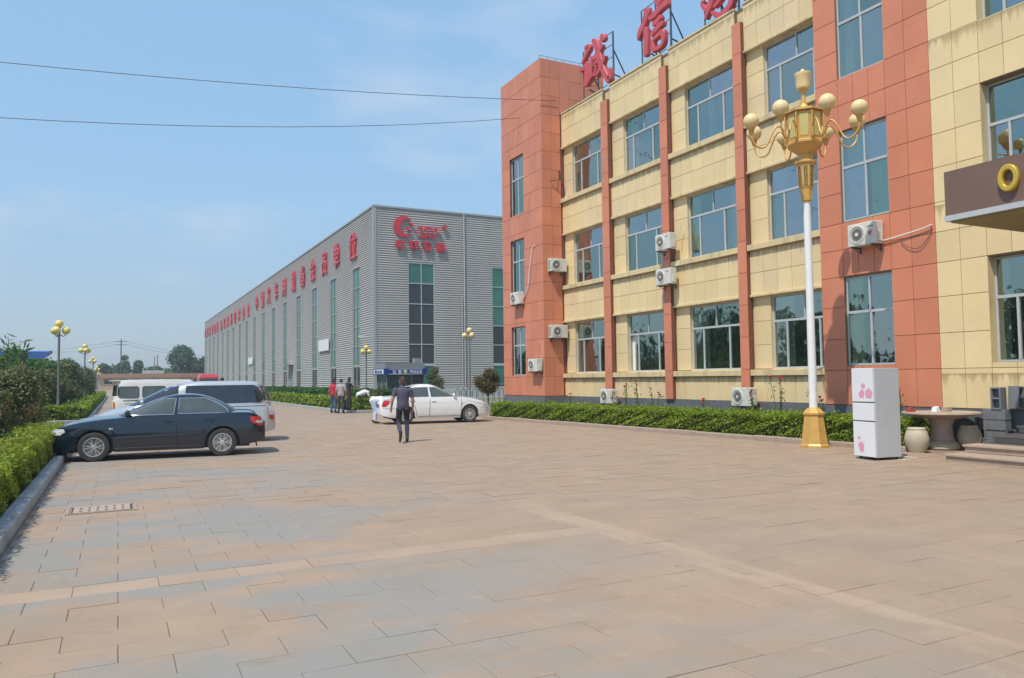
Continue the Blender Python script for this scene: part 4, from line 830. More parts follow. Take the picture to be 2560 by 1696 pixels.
for k in range(8):
    a = k * math.pi / 4; c, s = math.cos(a), math.sin(a); R_ = lambda r, w, z: (c * r - s * w, s * r + c * w, z)
    r0, r1 = .352 * 1.005 + .002, .392 * 1.005 + .004
    pn = MB().prism([R_(r0, -.085, 7.27), R_(r0, .085, 7.27), R_(r1, .10, 7.78), R_(r1, -.10, 7.78)], (c * .008, s * .008, 0)); pn.build('lantern_pane', 'goldpane', lp)
    rbm = MB().tube([( .385 * math.cos(a + math.pi / 8), .385 * math.sin(a + math.pi / 8), 7.18), (.47 * math.cos(a + math.pi / 8), .47 * math.sin(a + math.pi / 8), 7.22), (.455 * math.cos(a + math.pi / 8), .455 * math.sin(a + math.pi / 8), 7.84)], .022, 6); rbm.build('lantern_rib', 'gold', lp)
    a2 = a + math.pi / 8; c, s = math.cos(a2), math.sin(a2); arm = smooth_path([(c * .44, s * .44, 7.42), (c * .60, s * .60, 7.58), (c * .74, s * .74, 7.48), (c * .92, s * .92, 7.12), (c * 1.10, s * 1.10, 7.08), (c * 1.24, s * 1.24, 7.24), (c * 1.27, s * 1.27, 7.44)], 5)
    ar = MB().tube(arm, .022, 7).build('arm', 'gold', lp, smooth=60)
    MB().lathe([(.02, 7.38), (.05, 7.42), (.075, 7.52), (.09, 7.53), (.09, 7.56)], 12, (c * 1.27, s * 1.27, 0)).build('globe_cup', 'gold', ar, smooth=40); MB().sphere((c * 1.27, s * 1.27, 7.71), .185, 22, 14).build('globe', 'globe', ar, smooth=60)

def garden_lamp(label, x, y, h, m, rz=0.0):
    t = thing('garden_lamp', label, 'lamp', (x, y, 0), rz, 'garden lamps with clustered globes')
    MB().lathe([(.11, 0), (.11, .25), (.06, .32), (.05, 1.2), (.045, h - .5)], 10).build('pole', 'galv', t, smooth=40)
    MB().lathe([(.05, h - .55), (.07, h - .5), (.05, h - .38), (.08, h - .3)], 10).build('globe_holder', 'galv', t)
    MB().sphere((0, 0, h - .16), .165, 16, 10).build('globe', m, t, smooth=60)
    for k in range(3):
        a = k * 2 * math.pi / 3 + .2; c, s = math.cos(a), math.sin(a); MB().tube([(0, 0, h - .62), (c * .17, s * .17, h - .72), (c * .26, s * .26, h - .62)], .02, 5).build('bracket', 'galv', t); MB().sphere((c * .27, s * .27, h - .46), .165, 16, 10).build('globe', m, t, smooth=60)
for i, (x, y, h) in enumerate(((-2.3, 38.6, 4.47), (-2.05, 60.5, 4.43), (-2.25, 88, 4.38), (-2.63, 122, 4.1), (-3.2, 160, 3.8))):
    garden_lamp('yellow-globed garden lamp, ' + ('nearest of the row on the left', 'second of the left row', 'third of the left row', 'fourth of the left row', 'farthest of the left row')[i], x, y, h, 'globey', .5 * i)
garden_lamp('yellow-globed garden lamp in front of the factory corner', 15.95, 54.2, 4.2, 'globey', 1.0); garden_lamp('cream-globed garden lamp left of the orange stair tower', 17.8, 40.0, 4.6, 'globe', .45)

# ================================================================== AIR CONDITIONERS
def ac_unit():
    t = thing('air_conditioner', 'x', 'air conditioner'); W, Hh, Dp = .84, .58, .32          # front looks to -Y, back on y=0
    MB().box(-W / 2, W / 2, -Dp, -.02, 0, Hh).build('casing', 'offwhite', t, bevel=.02)
    MB().lathe([(.245, 0), (.245, .012), (.215, .02), (.205, .004)], 28).xf(Matrix.Translation((-.13, -Dp, Hh / 2)) @ Matrix.Rotation(math.pi / 2, 4, 'X')).build('fan_shroud', 'offwhite', t, smooth=40)
    MB().lathe([(.206, .003), (.05, .006)], 28).xf(Matrix.Translation((-.13, -Dp, Hh / 2)) @ Matrix.Rotation(math.pi / 2, 4, 'X')).build('fan_opening', 'grille', t)
    fg = MB()
    for r in (.06, .1, .14, .18): fg.tube([(-.13 + r * math.cos(a), -Dp - .014, Hh / 2 + r * math.sin(a)) for a in np.linspace(0, 2 * math.pi, 25)], .0035, 4)
    for k in range(6): a = k * math.pi / 6; fg.tube([(-.13 - .21 * math.cos(a), -Dp - .014, Hh / 2 - .21 * math.sin(a)), (-.13 + .21 * math.cos(a), -Dp - .014, Hh / 2 + .21 * math.sin(a))], .0035, 4)
    fg.build('fan_grille', 'grille', t)
    MB().lathe([(.05, .015), (.05, .024), (.01, .026)], 16).xf(Matrix.Translation((-.13, -Dp, Hh / 2)) @ Matrix.Rotation(math.pi / 2, 4, 'X')).build('fan_hub', 'offwhite', t, smooth=40)
    v = MB()
    for k in range(9): v.box(-W / 2 - .004, -W / 2 + .001, -Dp + .04, -.08, .08 + k * .05, .105 + k * .05)
    v.build('side_louvres', 'grille', t); MB().box(W / 2 - .001, W / 2 + .035, -.24, -.10, .06, .3).build('valve_cover', 'offwhite', t)
    for x in (-.3, .3):
        b = MB(); b.box(x - .02, x + .02, -Dp - .03, .05, -.04, -.003); b.box(x - .02, x + .02, .0, .04, -.17, -.042); b.tube([(x, -Dp + .10, -.04), (x, .02, -.15)], .011, 5); b.build('bracket', 'steel', t)
    return t
AC = ac_unit(); R90 = -math.pi / 2
acs = [((17.56, 29.84, 6.45), 0, 'air conditioner high on the side of the orange stair tower'), ((17.56, 29.84, 3.46), 0, 'air conditioner low on the side of the orange stair tower'),
       ((16.91, 32.05, 5.15), R90, 'air conditioner with loose white hose under the middle stair-tower window'), ((16.91, 30.36, 1.97), R90, 'air conditioner low on the front of the orange stair tower'),
       ((17.84, 22.1, 6.27), R90, 'upper of the two air conditioners stacked on the orange pilaster'), ((17.84, 22.12, 5.0), R90, 'lower of the two air conditioners stacked on the orange pilaster'),
       ((17.24, 13.28, 4.98), R90, 'largest-looking air conditioner with a red mark under the orange bay window'), ((17.72, 25.75, .62), R90, 'pale air conditioner standing low behind the hedge near the first pilaster'), ((17.72, 18.25, .72), R90, 'pale air conditioner standing low behind the hedge left of the gold lamp')]
for i, (p, rz, lab) in enumerate(acs):
    t = AC if i == 0 else copy_tree(AC); t.location = p; t.rotation_euler = (0, 0, rz); tag(t, lab, 'air conditioner', 'air conditioners on the office block')
    if i == 6:
        MB().prism([(.2, -.325, .30), (.26, -.325, .34), (.33, -.325, .33), (.30, -.325, .30), (.27, -.325, .22), (.24, -.325, .22)], (0, .004, 0)).build('red_mark', 'red', t)
    if i in (4, 5, 6, 2): MB().prism([(.16, -.3215, .44), (.36, -.3215, .44), (.36, -.3215, .47), (.16, -.3215, .47)], (0, .001, 0)).build('maker_plate', 'grille', t)
def pipe(name, label, pts, r, m, n=6): tag(MB().tube(smooth_path(pts, n), r, 7).build(name, m, smooth=60), label, 'pipe')
pipe('drain_hose', 'white drain hose curling down the orange stair tower', [(16.9, 30.55, 7.75), (16.88, 30.75, 7.6), (16.86, 31.0, 6.7), (16.87, 31.15, 6.0), (16.88, 31.45, 5.6), (16.88, 31.68, 5.45)], .022, 'white')
pipe('refrigerant_pipe', 'thin white pipe running along the orange bay to the cream wall', [(17.2, 12.86, 5.05), (17.2, 12.5, 5.08), (17.2, 11.8, 5.16), (17.2, 11.55, 5.22)], .018, 'white')
pipe('loose_cable', 'cable loop hanging below the pipe end on the orange bay', [(17.24, 11.6, 5.2), (17.23, 11.62, 5.0), (17.22, 11.9, 4.72), (17.22, 12.2, 4.78), (17.23, 12.4, 4.95)], .008, 'steel')
pipe('refrigerant_pipe', 'short pale pipe rising from the upper pilaster air conditioner', [(17.9, 21.62, 6.6), (17.9, 21.58, 6.9), (17.92, 21.5, 7.15)], .018, 'offwhite')
pipe('loose_cable', 'thin cable above the low air conditioner on the tower front', [(16.9, 30.3, 2.55), (16.9, 30.28, 2.9), (16.9, 30.22, 3.2)], .008, 'steel')
for z, x in ((9.1, 17.55), (8.2, 17.6)): pass
ins = thing('cable_bracket', 'rusty insulator bracket with wires on the side of the stair tower', 'bracket', (17.7, 29.8, 10.6)); ib = MB(); ib.tube([(-.35, 0, 0), (.25, -.25, .1)], .02, 5); ib.tube([(.05, .05, -.4), (.05, -.2, .45)], .015, 5)
for k in range(3): ib.lathe([(.03, 0), (.05, .03), (.03, .06), (.05, .09), (.02, .12)], 8, (.05, -.2 + .05 * k, .1 + .15 * k))
ib.build('insulator', 'bark', ins)
# overhead cables
def sag(p, q, s, n=24): P, Q = Vector(p), Vector(q); return [P.lerp(Q, i / n) - Vector((0, 0, 4 * s * (i / n) * (1 - i / n))) for i in range(n + 1)]
for (p, q, s, lab) in (((-34, 31.0, 12.6), (17.7, 29.78, 14.35), 1.15, 'upper overhead cable crossing the sky to the stair tower'), ((-34, 31.0, 11.9), (16.92, 31.9, 14.1), 2.3, 'lower sagging overhead cable crossing the sky to the stair tower')):
    tag(MB().tube(sag(p, q, s), .013, 5).build('overhead_cable', 'steel'), lab, 'cable')

# ================================================================== REFRIGERATOR, STONE TABLE, BLOCKS
fr = thing('refrigerator', 'white three-door refrigerator with pink flower print standing on the paving', 'refrigerator', (13.47, 10.38, 0), math.radians(-98.5))
W, Dp, Hf = .55, .66, 1.80          # local: doors look to -Y
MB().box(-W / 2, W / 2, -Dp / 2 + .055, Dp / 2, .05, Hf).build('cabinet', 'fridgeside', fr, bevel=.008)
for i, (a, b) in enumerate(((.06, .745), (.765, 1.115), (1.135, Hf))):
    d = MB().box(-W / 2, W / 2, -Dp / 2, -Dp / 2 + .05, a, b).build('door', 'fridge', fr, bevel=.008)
    MB().box(-W / 2 + .01, W / 2 - .01, -Dp / 2 + .004, -Dp / 2 + .05, b + .001, b + .014).build('door_seal', 'steel', d) if i < 2 else None
def flower(x, z, r):
    pf = MB()
    for k in range(5):
        a = k * 1.257 + .3; pf.add([(x + r * .55 * math.cos(a) + r * .5 * math.cos(w), -Dp / 2 - .0012, z + r * .55 * math.sin(a) + r * .5 * math.sin(w)) for w in np.linspace(0, 6.283, 11)[:-1]], [tuple(range(10))]); pf.v[-10:] = [(v[0], v[1] - .0003 * k, v[2]) for v in pf.v[-10:]]
    pf.build('flower_print', 'pink', fr)
for x, z, r in ((.17, 1.30, .10), (-.02, 1.28, .075), (.0, 1.33, .05), (.03, 1.45, .055), (-.12, .42, .035), (-.07, .27, .08), (-.06, .20, .06)): flower(x, z, r)
MB().box(-.24, -.02, -Dp / 2 - .0012, -Dp / 2 - .0004, 1.56, 1.575).build('door_badge', 'white', fr)
ft = MB()
for x in (-W / 2 + .06, W / 2 - .06):
    for y in (-Dp / 2 + .12, Dp / 2 - .06): ft.lathe([(.022, 0), (.022, .05)], 8, (x, y, 0))
ft.box(-W / 2 + .03, W / 2 - .03, -Dp / 2 + .14, Dp / 2 - .08, .03, .049); ft.build('feet', 'black', fr)
_pc = MB().tube(smooth_path([(13.85, 10.25, .3), (13.98, 10.3, .12), (14.1, 10.25, .02), (14.15, 10.05, .012), (14.0, 9.93, .012), (13.75, 9.9, .012), (13.5, 9.96, .012)], 6), .006, 6).xf((Matrix.Translation(fr.location) @ Matrix.Rotation(fr.rotation_euler.z, 4, 'Z')).inverted()); _pc.build('power_cord', 'white', fr)
tb = thing('stone_table', 'round pink granite garden table on a waisted pedestal', 'table', (16.35, 10.95, 0))
MB().lathe([(.34, 0), (.36, .03), (.34, .12), (.22, .22), (.20, .24)], 28).build('foot', 'stonepale', tb, smooth=35)
MB().lathe([(.27, .2), (.23, .3), (.22, .5), (.26, .64), (.32, .70)], 28).build('pedestal', 'stone', tb, smooth=35)
MB().lathe([(.40, .68), (.55, .73), (.78, .775), (.79, .79), (.78, .82), (.72, .825)], 40).build('tabletop', 'stone', tb, smooth=35)
def small(name, label, cat, mb, m, loc): t = mb.build(name, m, bevel=.004); t.location = loc; return tag(t, label, cat)
small('stone_block', 'small whitish stone block lying on the stone table', 'stone', MB().add([(-.07, -.06, 0), (.08, -.05, 0), (.07, .06, 0), (-.08, .06, 0), (-.05, -.05, .1), (.06, -.04, .12), (.05, .05, .12), (-.06, .05, .1)], [(0, 3, 2, 1), (4, 5, 6, 7), (0, 1, 5, 4), (1, 2, 6, 5), (2, 3, 7, 6), (3, 0, 4, 7)]), 'white', (16.18, 10.95, .826))
small('stone_block', 'brownish stone block lying beside the white one on the table', 'stone', MB().box(-.09, .09, -.07, .07, 0, .1), 'stone', (16.42, 10.86, .826))
rt = MB(); rt.box(-.09, .09, -.06, .06, 0, .05); rt.tube([(-.08, 0, .05), (0, 0, .085), (.1, 0, .05)], .02, 6); small('red_tool', 'small red hand tool on the left edge of the stone table', 'tool', rt, 'redpaint', (15.82, 11.3, .826))
def stool(label, x, y):
    t = thing('stone_stool', label, 'stool', (x, y, 0), 0, 'barrel stone stools'); MB().lathe([(.16, 0), (.17, .02), (.235, .2), (.245, .3), (.205, .44), (.18, .48)], 24).build('barrel', 'stonepale', t, smooth=40); MB().lathe([(.185, .478), (.19, .50), (.17, .525), (.05, .53)], 24).build('seat', 'stonepale', t, smooth=40)
    fl = MB()
    for k in range(4): a = k * math.pi / 2 + .6; fl.lathe([(.0, 0), (.06, .004), (.07, .0)], 10).v; 
    return t
stool('pale barrel stone stool beside the refrigerator', 15.25, 10.78); stool('barrel stone stool between the table and the steps', 16.72, 10.56); stool('stone stool half hidden behind the nearest stool', 15.95, 11.45)
def block(label, loc, rz=0, rx=0, hollow=True, m='concrete'):
    t = thing('concrete_block', label, 'concrete block', loc, rz, 'loose concrete blocks by the entrance'); t.rotation_euler = (rx, 0, rz); a, b, c, w = .24, .11, .218, .034; mb = MB()
    if hollow:
        for s in (-1, 1): mb.box(-a, a, s * b - (w if s > 0 else 0), s * b + (w if s < 0 else 0), 0, c)
        for x in (-a, -w / 2, a - w): mb.box(x, x + w, -b + w, b - w, .001, c - .001)
        mb.box(-a + w, -w / 2, -b + w, b - w, .09, .11); mb.box(w / 2, a - w, -b + w, b - w, .09, .11)
    else: mb.box(-a, a, -b, b, 0, c)
    mb.build('block_body', m, t, bevel=.006); return t
block('lower grey concrete block of the stack by the steps', (16.98, 10.10, .44), R90, hollow=False); block('upper grey concrete block of the stack by the steps', (16.97, 10.09, .66), R90, hollow=False)
block('hollow concrete block standing upright on top of the stack', (17.06, 10.03, 1.12), 0, 0).rotation_euler = (0, -math.pi / 2, 0)
block('hollow block leaning against the wall at top of the stack', (17.10, 9.85, 1.14), 0, 0).rotation_euler = (math.pi / 2, -math.pi / 2 + .08, 0)
block('hollow concrete block on the ground behind the stone table', (17.06, 11.0, .33), 0, 0).rotation_euler = (0, -math.pi / 2, math.pi / 2); block('concrete block under the table-side block', (16.98, 11.0, -.125), R90, hollow=False, m='stone')
block('hollow concrete block on end next to the right-hand stool', (17.06, 10.42, .46), 0, 0).rotation_euler = (0, -math.pi / 2, .15); block('concrete block under the right-hand leaning block', (16.98, 10.42, 0), R90)
block('flat concrete block at the bottom of the stack', (17.0, 10.06, .22), R90, hollow=False); block('bottom concrete block carrying the stack by the steps', (17.0, 10.08, .0), R90)

# ================================================================== POLICE BOOTH
pb = thing('police_booth', 'small grey glazed police booth with blue sign band', 'booth', (17.9, 55.6, 0))
bb = MB(); bb.box(0, 3.0, 0, 2.4, 0, .9); bb.build('booth_base', 'metaltrim', pb)
lv = MB()
for k in range(5): lv.box(.02, 1.0, -.02, -.001, .12 + k * .15, .20 + k * .15)
lv.build('louvre_panel', 'alu', pb); gl = MB()
gl.box(.06, 2.94, .04, .06, .9, 2.05); gl.box(.04, .06, .06, 2.3, .9, 2.05); gl.build('glazing', 'carglass2', pb)
for q in [(x, x + .06, 0, .06) for x in (0, .98, 1.98, 2.94)] + [(0, .06, y, y + .06) for y in (1.2, 2.34)] + [(2.94, 3.0, .062, 2.4), (.062, 2.938, 2.34, 2.4)]: MB().box(*q, .9, 2.05).build('window_post', 'boothgrey', pb)
MB().box(-.25, 3.2, -.25, 2.5, 2.05, 2.52).build('sign_band', 'blue', pb)
MB().box(-.12, 3.0, -.12, 2.4, 2.522, 2.95).build('roof_box', 'boothgrey', pb); MB().box(2.25, 2.75, -.05, .5, 2.952, 3.3).build('roof_unit', 'truckgrey', pb)
for z in (2.08, 2.46): MB().box(.1, 2.8, -.262, -.2505, z, z + .03).build('sign_stripe', 'white', pb)
def ptext(name, s, size, m, x, z): o = text_obj(name, s, size, .01, m, None, (0, 0, 0), '-Y', .006); o.parent = pb; o.location = (x, -.257, z); return o
ptext('sign_lettering', '公', .32, 'white', .55, 2.15); ptext('sign_lettering', '安', .32, 'white', .98, 2.15); ptext('sign_lettering', 'POLICE', .30, 'white', 2.25, 2.17)
em = MB().lathe([(.16, 0), (.15, .01), (.05, .02)], 12).xf(Matrix.Translation((1.42, -.255, 2.27)) @ Matrix.Rotation(math.pi / 2, 4, 'X')); em.build('sign_emblem', 'goldpane', pb)
MB().box(-.262, -.2505, -.1, 2.35, 2.12, 2.46).build('side_sign', 'white', pb); o = text_obj('side_lettering', '警务室', .62, .01, 'blue', None, (0, 0, 0), '-X', .006); o.parent = pb; o.location = (-.27, 1.15, 2.17); o.scale = (1, .45, 1)
# low railing beside the stair tower
rl = thing('metal_railing', 'low white and grey metal railing beyond the white sedan', 'railing', (14.2, 33.2, 0)); r_ = MB()
r_.tube([(-.3, 0, .78), (4.6, .9, .78)], .02, 6); r_.tube([(-.3, 0, .25), (4.6, .9, .25)], .02, 6)
r_.build('rail', 'alu', rl)
for k in range(22):
    u = k / 21; MB().tube([(-.3 + 4.9 * u, .9 * u, .06), (-.3 + 4.9 * u, .9 * u, .77)], .013, 5).build('baluster', 'alu', rl)
rk = thing('bicycle_rack', 'dark hooped rack against the factory front', 'rack', (22.0, 52.0, 0)); 
for k in range(9): MB().tube(smooth_path([(k * .45, 0, .0), (k * .45, 0, .75), (k * .45 + .15, 0, .95), (k * .45 + .3, 0, .75), (k * .45 + .3, 0, 0)], 3), .025, 5).build('hoop', 'steel', rk)

# ================================================================== FAR THINGS
fh = thing('low_building', 'long low cream building with reddish roof edge closing the far end of the road', 'building', (8.5, 214, 0))
MB().box(-13.0, 11.5, 0, 8, 0, 3.0).build('wall', 'farwall', fh); MB().box(-13.3, 11.8, -.6, 8.4, 3.0, 4.0).build('roof', 'farroof', fh); MB().box(-3.0, 2.0, 2, 5, 4.0, 4.8).build('roof_room', 'factoryplinth', fh)
for k in range(7): w = MB().box(-11.5 + k * 3.4, -9.7 + k * 3.4, -.03, .02, 1.5, 2.6).build('window', 'pane_dark', fh); MB().box(-11.55 + k * 3.4, -9.65 + k * 3.4, -.05, .02, 1.42, 1.49).build('window_sill', 'alu', w)
bh = thing('blue_roofed_shed', 'pale shed with bright blue metal roof behind the left garden', 'building', (-12.5, 98, .5)); MB().box(-7, 5.2, 0, 10, 0, 4.0).build('wall', 'factoryplinth', bh)
MB().add([(-7.3, -.3, 4.0), (5.4, -.3, 4.0), (5.4, 10.3, 4.9), (-7.3, 10.3, 4.9), (-7.3, -.3, 4.75), (5.4, -.3, 4.7), (5.4, 10.3, 5.2), (-7.3, 10.3, 5.2)], [(0, 3, 2, 1), (4, 5, 6, 7), (0, 1, 5, 4), (1, 2, 6, 5), (2, 3, 7, 6), (3, 0, 4, 7)]).build('roof', 'blueroof', bh)
pp = thing('power_pole', 'slender power pole with crossarms on the skyline', 'pole', (.6, 216, 0)); MB().tube([(0, 0, 0), (0, 0, 12.7)], [.2, .12], 8).build('pole_shaft', 'steel', pp)
for z in (12.0, 11.2): MB().box(-1.3, 1.3, -.08, .08, z, z + .14).build('crossarm', 'steel', pp)
for i, (s, zz) in enumerate(((-1, 12.15), (1, 12.15), (-1, 11.35), (1, 11.35))): tag(MB().tube(sag((.6 + s * 1.2, 216, zz), (-24 if s < 0 else 24, 214 if s < 0 else 230, zz - 3.6), .4), .03, 4).build('power_line', 'galv'), 'faint power line running ' + ('left' if s < 0 else 'right') + ' from the ' + ('upper' if i < 2 else 'lower') + ' crossarm', 'cable')
ch = thing('chimney_pipe', 'pair of thin chimney pipes above the far low building', 'chimney', (8.2, 216.6, 4.8)); MB().tube([(0, 0, 0), (0, 0, 3.6)], .11, 8).build('pipe', 'farroof', ch); MB().tube([(.7, 0, 0), (.7, 0, 4.0)], .11, 8).build('pipe', 'galv', ch)
far = MB(); P = []
for k in range(70): x = -95 + k * 3.4 + random.uniform(-1, 1); P += rb(1, .1, 2, 3.2, 2.2, 3.4)[0:1]; P[-1] = (x, 262 + random.uniform(-6, 6), random.uniform(1.5, 4.2), 3.6, 3.0, random.uniform(2.2, 3.8))
pt, dd = blob_pts(22000, P); pt[:, 2] = np.maximum(pt[:, 2], .1); fw = leaf_mesh('far_woodland', pt, .55, 'leaf_tree', .3, dd); fw['label'] = 'dark line of far trees behind the low building'; stuff(fw)

# ================================================================== VEHICLES
def wheel(parent, x, y, r, w, side, spokes=7, hub='rim'):
    """Tyre and spoked alloy rim; side = -1 for the wheel whose face looks to -Y."""
    rot = Matrix.Translation((x, y, r)) @ Matrix.Rotation(math.pi / 2 * (1 if side < 0 else -1), 4, 'X')
    rr = r * .66
    ty = MB().lathe([(rr, -w * .45), (r * .86, -w * .5), (r * .96, -w * .46), (r, -w * .34), (r, w * .34), (r * .96, w * .46), (r * .86, w * .5), (rr, w * .45), (rr * .98, w * .30), (rr * .98, -w * .30)], 36).xf(rot).build('wheel', 'tyre', parent, smooth=35)
    MB().lathe([(rr * .97, w * .16), (.02, w * .16)], 30).xf(rot).build('brake_disc', 'black', ty)
    rm = MB().lathe([(rr * .99, w * .2), (rr * 1.0, w * .47), (rr * .93, w * .475), (rr * .90, w * .36), (rr * .9, w * .2)], 36)
    rm.lathe([(.0, w * .46), (rr * .2, w * .45), (rr * .24, w * .40), (rr * .24, w * .2)], 18)
    for k in range(spokes):
        a = 2 * math.pi * k / spokes
        for s in ((-.16, .16) if spokes < 8 else (0,)):
            c0, s0, c1, s1 = math.cos(a + s * .6), math.sin(a + s * .6), math.cos(a + s * 1.15), math.sin(a + s * 1.15); h0, h1 = rr * (.075 if spokes < 8 else .10), rr * (.055 if spokes < 8 else .09)
            A = Vector((c0 * rr * .18, s0 * rr * .18, 0)); B = Vector((c1 * rr * .93, s1 * rr * .93, 0)); t = (B - A).normalized(); n = Vector((-t.y, t.x, 0))
            sec = lambda P, h, z: [P + n * h + Vector((0, 0, z - .02)), P + n * h * .6 + Vector((0, 0, z)), P - n * h * .6 + Vector((0, 0, z)), P - n * h + Vector((0, 0, z - .02))]
            rm.loft([sec(A, h0, w * .43), sec((A + B) / 2, (h0 + h1) / 2, w * .41), sec(B, h1, w * .44)])
    rm.xf(rot).build('rim', hub, ty, smooth=30); return ty

class Car:
    def __init__(s, name, label, loc, rz, P, paint):
        s.t = thing(name, label, P.get('cat', 'car'), loc, rz, P.get('group')); s.P = P; s.paint = paint
        s.g = sorted(P['green']); s.gz = [q[0] for q in s.g]
    def w(s, x): L = s.P['L']; return s.P['W'] / 2 * np.interp(x / L, *zip(*s.P['plan']))
    def zs(s, x): return np.interp(x, *zip(*s.P['shoulder']))
    def sideprof(s, h): return np.interp(h, [0, .18, .5, .82, 1], s.P.get('sec', [.93, .985, 1.0, .975, .93]))
    def bodyy(s, x, z):
        zb = .2; return s.w(x) * s.sideprof((z - zb) / max(.05, s.zs(x) - zb))
    def ring(s, z): return [np.interp(z, s.gz, [q[i] for q in s.g]) for i in (1, 2, 3)]
    def greeny(s, x, z, n=4.6):
        xf, xr, yw = s.ring(z); u = min(.995, abs(2 * x - xf - xr) / (xf - xr)); return yw * (1 - u ** n) ** (1 / n)
    def greenx(s, y, z, end, n=4.6):
        xf, xr, yw = s.ring(z); u = min(.995, abs(y) / yw); h = (xf - xr) / 2 * (1 - u ** n) ** (1 / n); return (xf + xr) / 2 + end * h
    def body(s):
        P = s.P; L = P['L']; N = 150; xs = np.concatenate([[-L / 2], np.linspace(-L / 2 + .012, L / 2 - .012, N), [L / 2]]); secs = []; m = 12
        sm = lambda f: np.convolve(np.pad(np.array([f(x) for x in xs]), 5, mode='edge'), np.ones(11) / 11, 'valid')
        W_, Z_ = sm(s.w), sm(s.zs); C_ = sm(lambda x: np.interp(x, *zip(*P['crown']))); B_ = sm(lambda x: np.interp(x, *zip(*P['bottom'])))
        for i, x in enumerate(xs):
            zb = B_[i]
            for xw in P['wheels']:
                d = abs(x - xw)
                if d < P['Ra']: zb = max(zb, P['r'] + math.sqrt(P['Ra'] ** 2 - d * d))
            zs, w = Z_[i], W_[i]; zb = min(zb, zs - .03); half = []
            for k in range(m + 1):
                z = zb + (zs - zb) * k / m; half.append((w * s.sideprof((z - .2) / max(.05, zs - .2)), z))
            y1 = half[-1][0]
            for k in range(1, 9):
                v = k / 8; half.append((y1 * (1 - v), zs + C_[i] * math.sin(v * math.pi / 2) ** .8 ))
            secs.append([(x, -y, z) for y, z in half] + [(x, y, z) for y, z in reversed(half[:-1])])
        mb = MB(); mb.loft(secs); mb.build('body', s.paint, s.t, smooth=38)
        ub = MB(); ub.box(-L / 2 + .35, L / 2 - .35, -P['W'] / 2 + .17, P['W'] / 2 - .17, .2, .62); ub.build('underbody', 'black', s.t)
        lin = MB()
        for xw in P['wheels']:
            for sd in (-1, 1):
                pts = [(xw + (P['Ra'] + .004) * math.cos(a), P['r'] + (P['Ra'] + .004) * math.sin(a)) for a in np.linspace(-.25, math.pi + .25, 22)]
                lin.loft([[(x, sd * (P['W'] / 2 - .06), z) for x, z in pts], [(x, sd * (P['W'] / 2 - .40), z) for x, z in pts]], closed=False, cap=False)
        lin.build('wheel_arch_liner', 'black', s.t, smooth=60)
    def cabin(s):
        mb = MB(); rings = []; n = 72; zr = s.gz[-1]
        for z in np.concatenate([np.linspace(s.gz[0], zr - .05, 14), [zr - .02]]):
            xf, xr, yw = s.ring(z); rings.append(s.plan(xf, xr, yw, z, n))
        xf, xr, yw = s.ring(zr)
        for k, dz in ((0, 0), (.15, .010), (.4, .019), (.75, .024)):
            rings.append(s.plan(xf - k * (xf - xr) * .47, xr + k * (xf - xr) * .47, yw * (1 - k * .93), zr + dz, n))
        mb.loft(rings); mb.build('cabin', s.paint, s.t, smooth=50)
    def plan(s, xf, xr, yw, z, n, e=4.6):
        out = []
        for k in range(n):
            a = 2 * math.pi * k / n; c, sn = math.cos(a), math.sin(a); r = (abs(c) ** e + abs(sn) ** e) ** (-1 / e); out.append(((xf + xr) / 2 + (xf - xr) / 2 * c * r, yw * sn * r, z))
        return out
    def patch(s, name, m, fn, zs, x0, x1, parent=None, n=10, both=True, off=.006, trim=None, tr=.009):
        """A piece lying on the car's skin: between the edge curves x0(z) and x1(z)."""
        o = None
        for sd in ((-1, 1) if both else (-1,)):
            mb = MB(); nz = 9; G = []
            for i in range(nz + 1):
                z = zs[0] + (zs[-1] - zs[0]) * i / nz; a, b = np.interp(z, zs, x0), np.interp(z, zs, x1); G.append([(x, sd * (fn(x, z) + off), z) for x in np.linspace(a, b, n + 1)])
            mb.loft(G, closed=False, cap=False)
            if sd > 0: mb.f = [f[::-1] for f in mb.f]
            o = mb.build(name, m, parent or s.t, smooth=60)
            if trim:
                ol = G[0] + [r[-1] for r in G[1:-1]] + G[-1][::-1] + [r[0] for r in G[-2:0:-1]]; ol.append(ol[0]); MB().tube(ol, tr, 5).build('window_trim', trim, o, smooth=60)
        return o
    def screen(s, name, end, z0, z1, fr, m):
        mb = MB(); G = []
        for z in np.linspace(z0, z1, 10):
            yw = s.ring(z)[2] * fr; G.append([(s.greenx(y, z, end) + end * .006, y, z) for y in np.linspace(-yw, yw, 17)])
        mb.loft(G, closed=False, cap=False)
        if end > 0: mb.f = [f[::-1] for f in mb.f]
        return mb.build(name, m, s.t, smooth=60)
    def line(s, name, pts, r=.008, m='black', fn=None, both=True, parent=None):
        fn = fn or s.bodyy
        for sd in ((-1, 1) if both else (-1,)): MB().tube([(x, sd * (fn(x, z) + .001), z) for x, z in pts], r, 5).build(name, m, parent or s.t)
    def handle(s, x, z, m):
        for sd in (-1, 1): y = s.bodyy(x, z) + .012; MB().box(x - .09, x + .09, sd * y - .014, sd * y + .014, z - .014, z + .014).build('door_handle', m, s.t, bevel=.006)
    def mirror(s, x, z, m):
        for sd in (-1, 1):
            y = s.greeny(x, z) + .02; MB().sphere((x, sd * (y + .11), z + .05), .1, 14, 10, sq=(.55, 1.0, .72)).build('wing_mirror', m, s.t, smooth=60); MB().tube([(x + .02, sd * (y - .04), z - .02), (x, sd * (y + .08), z + .02)], .02, 5).build('mirror_stalk', 'black', s.t)

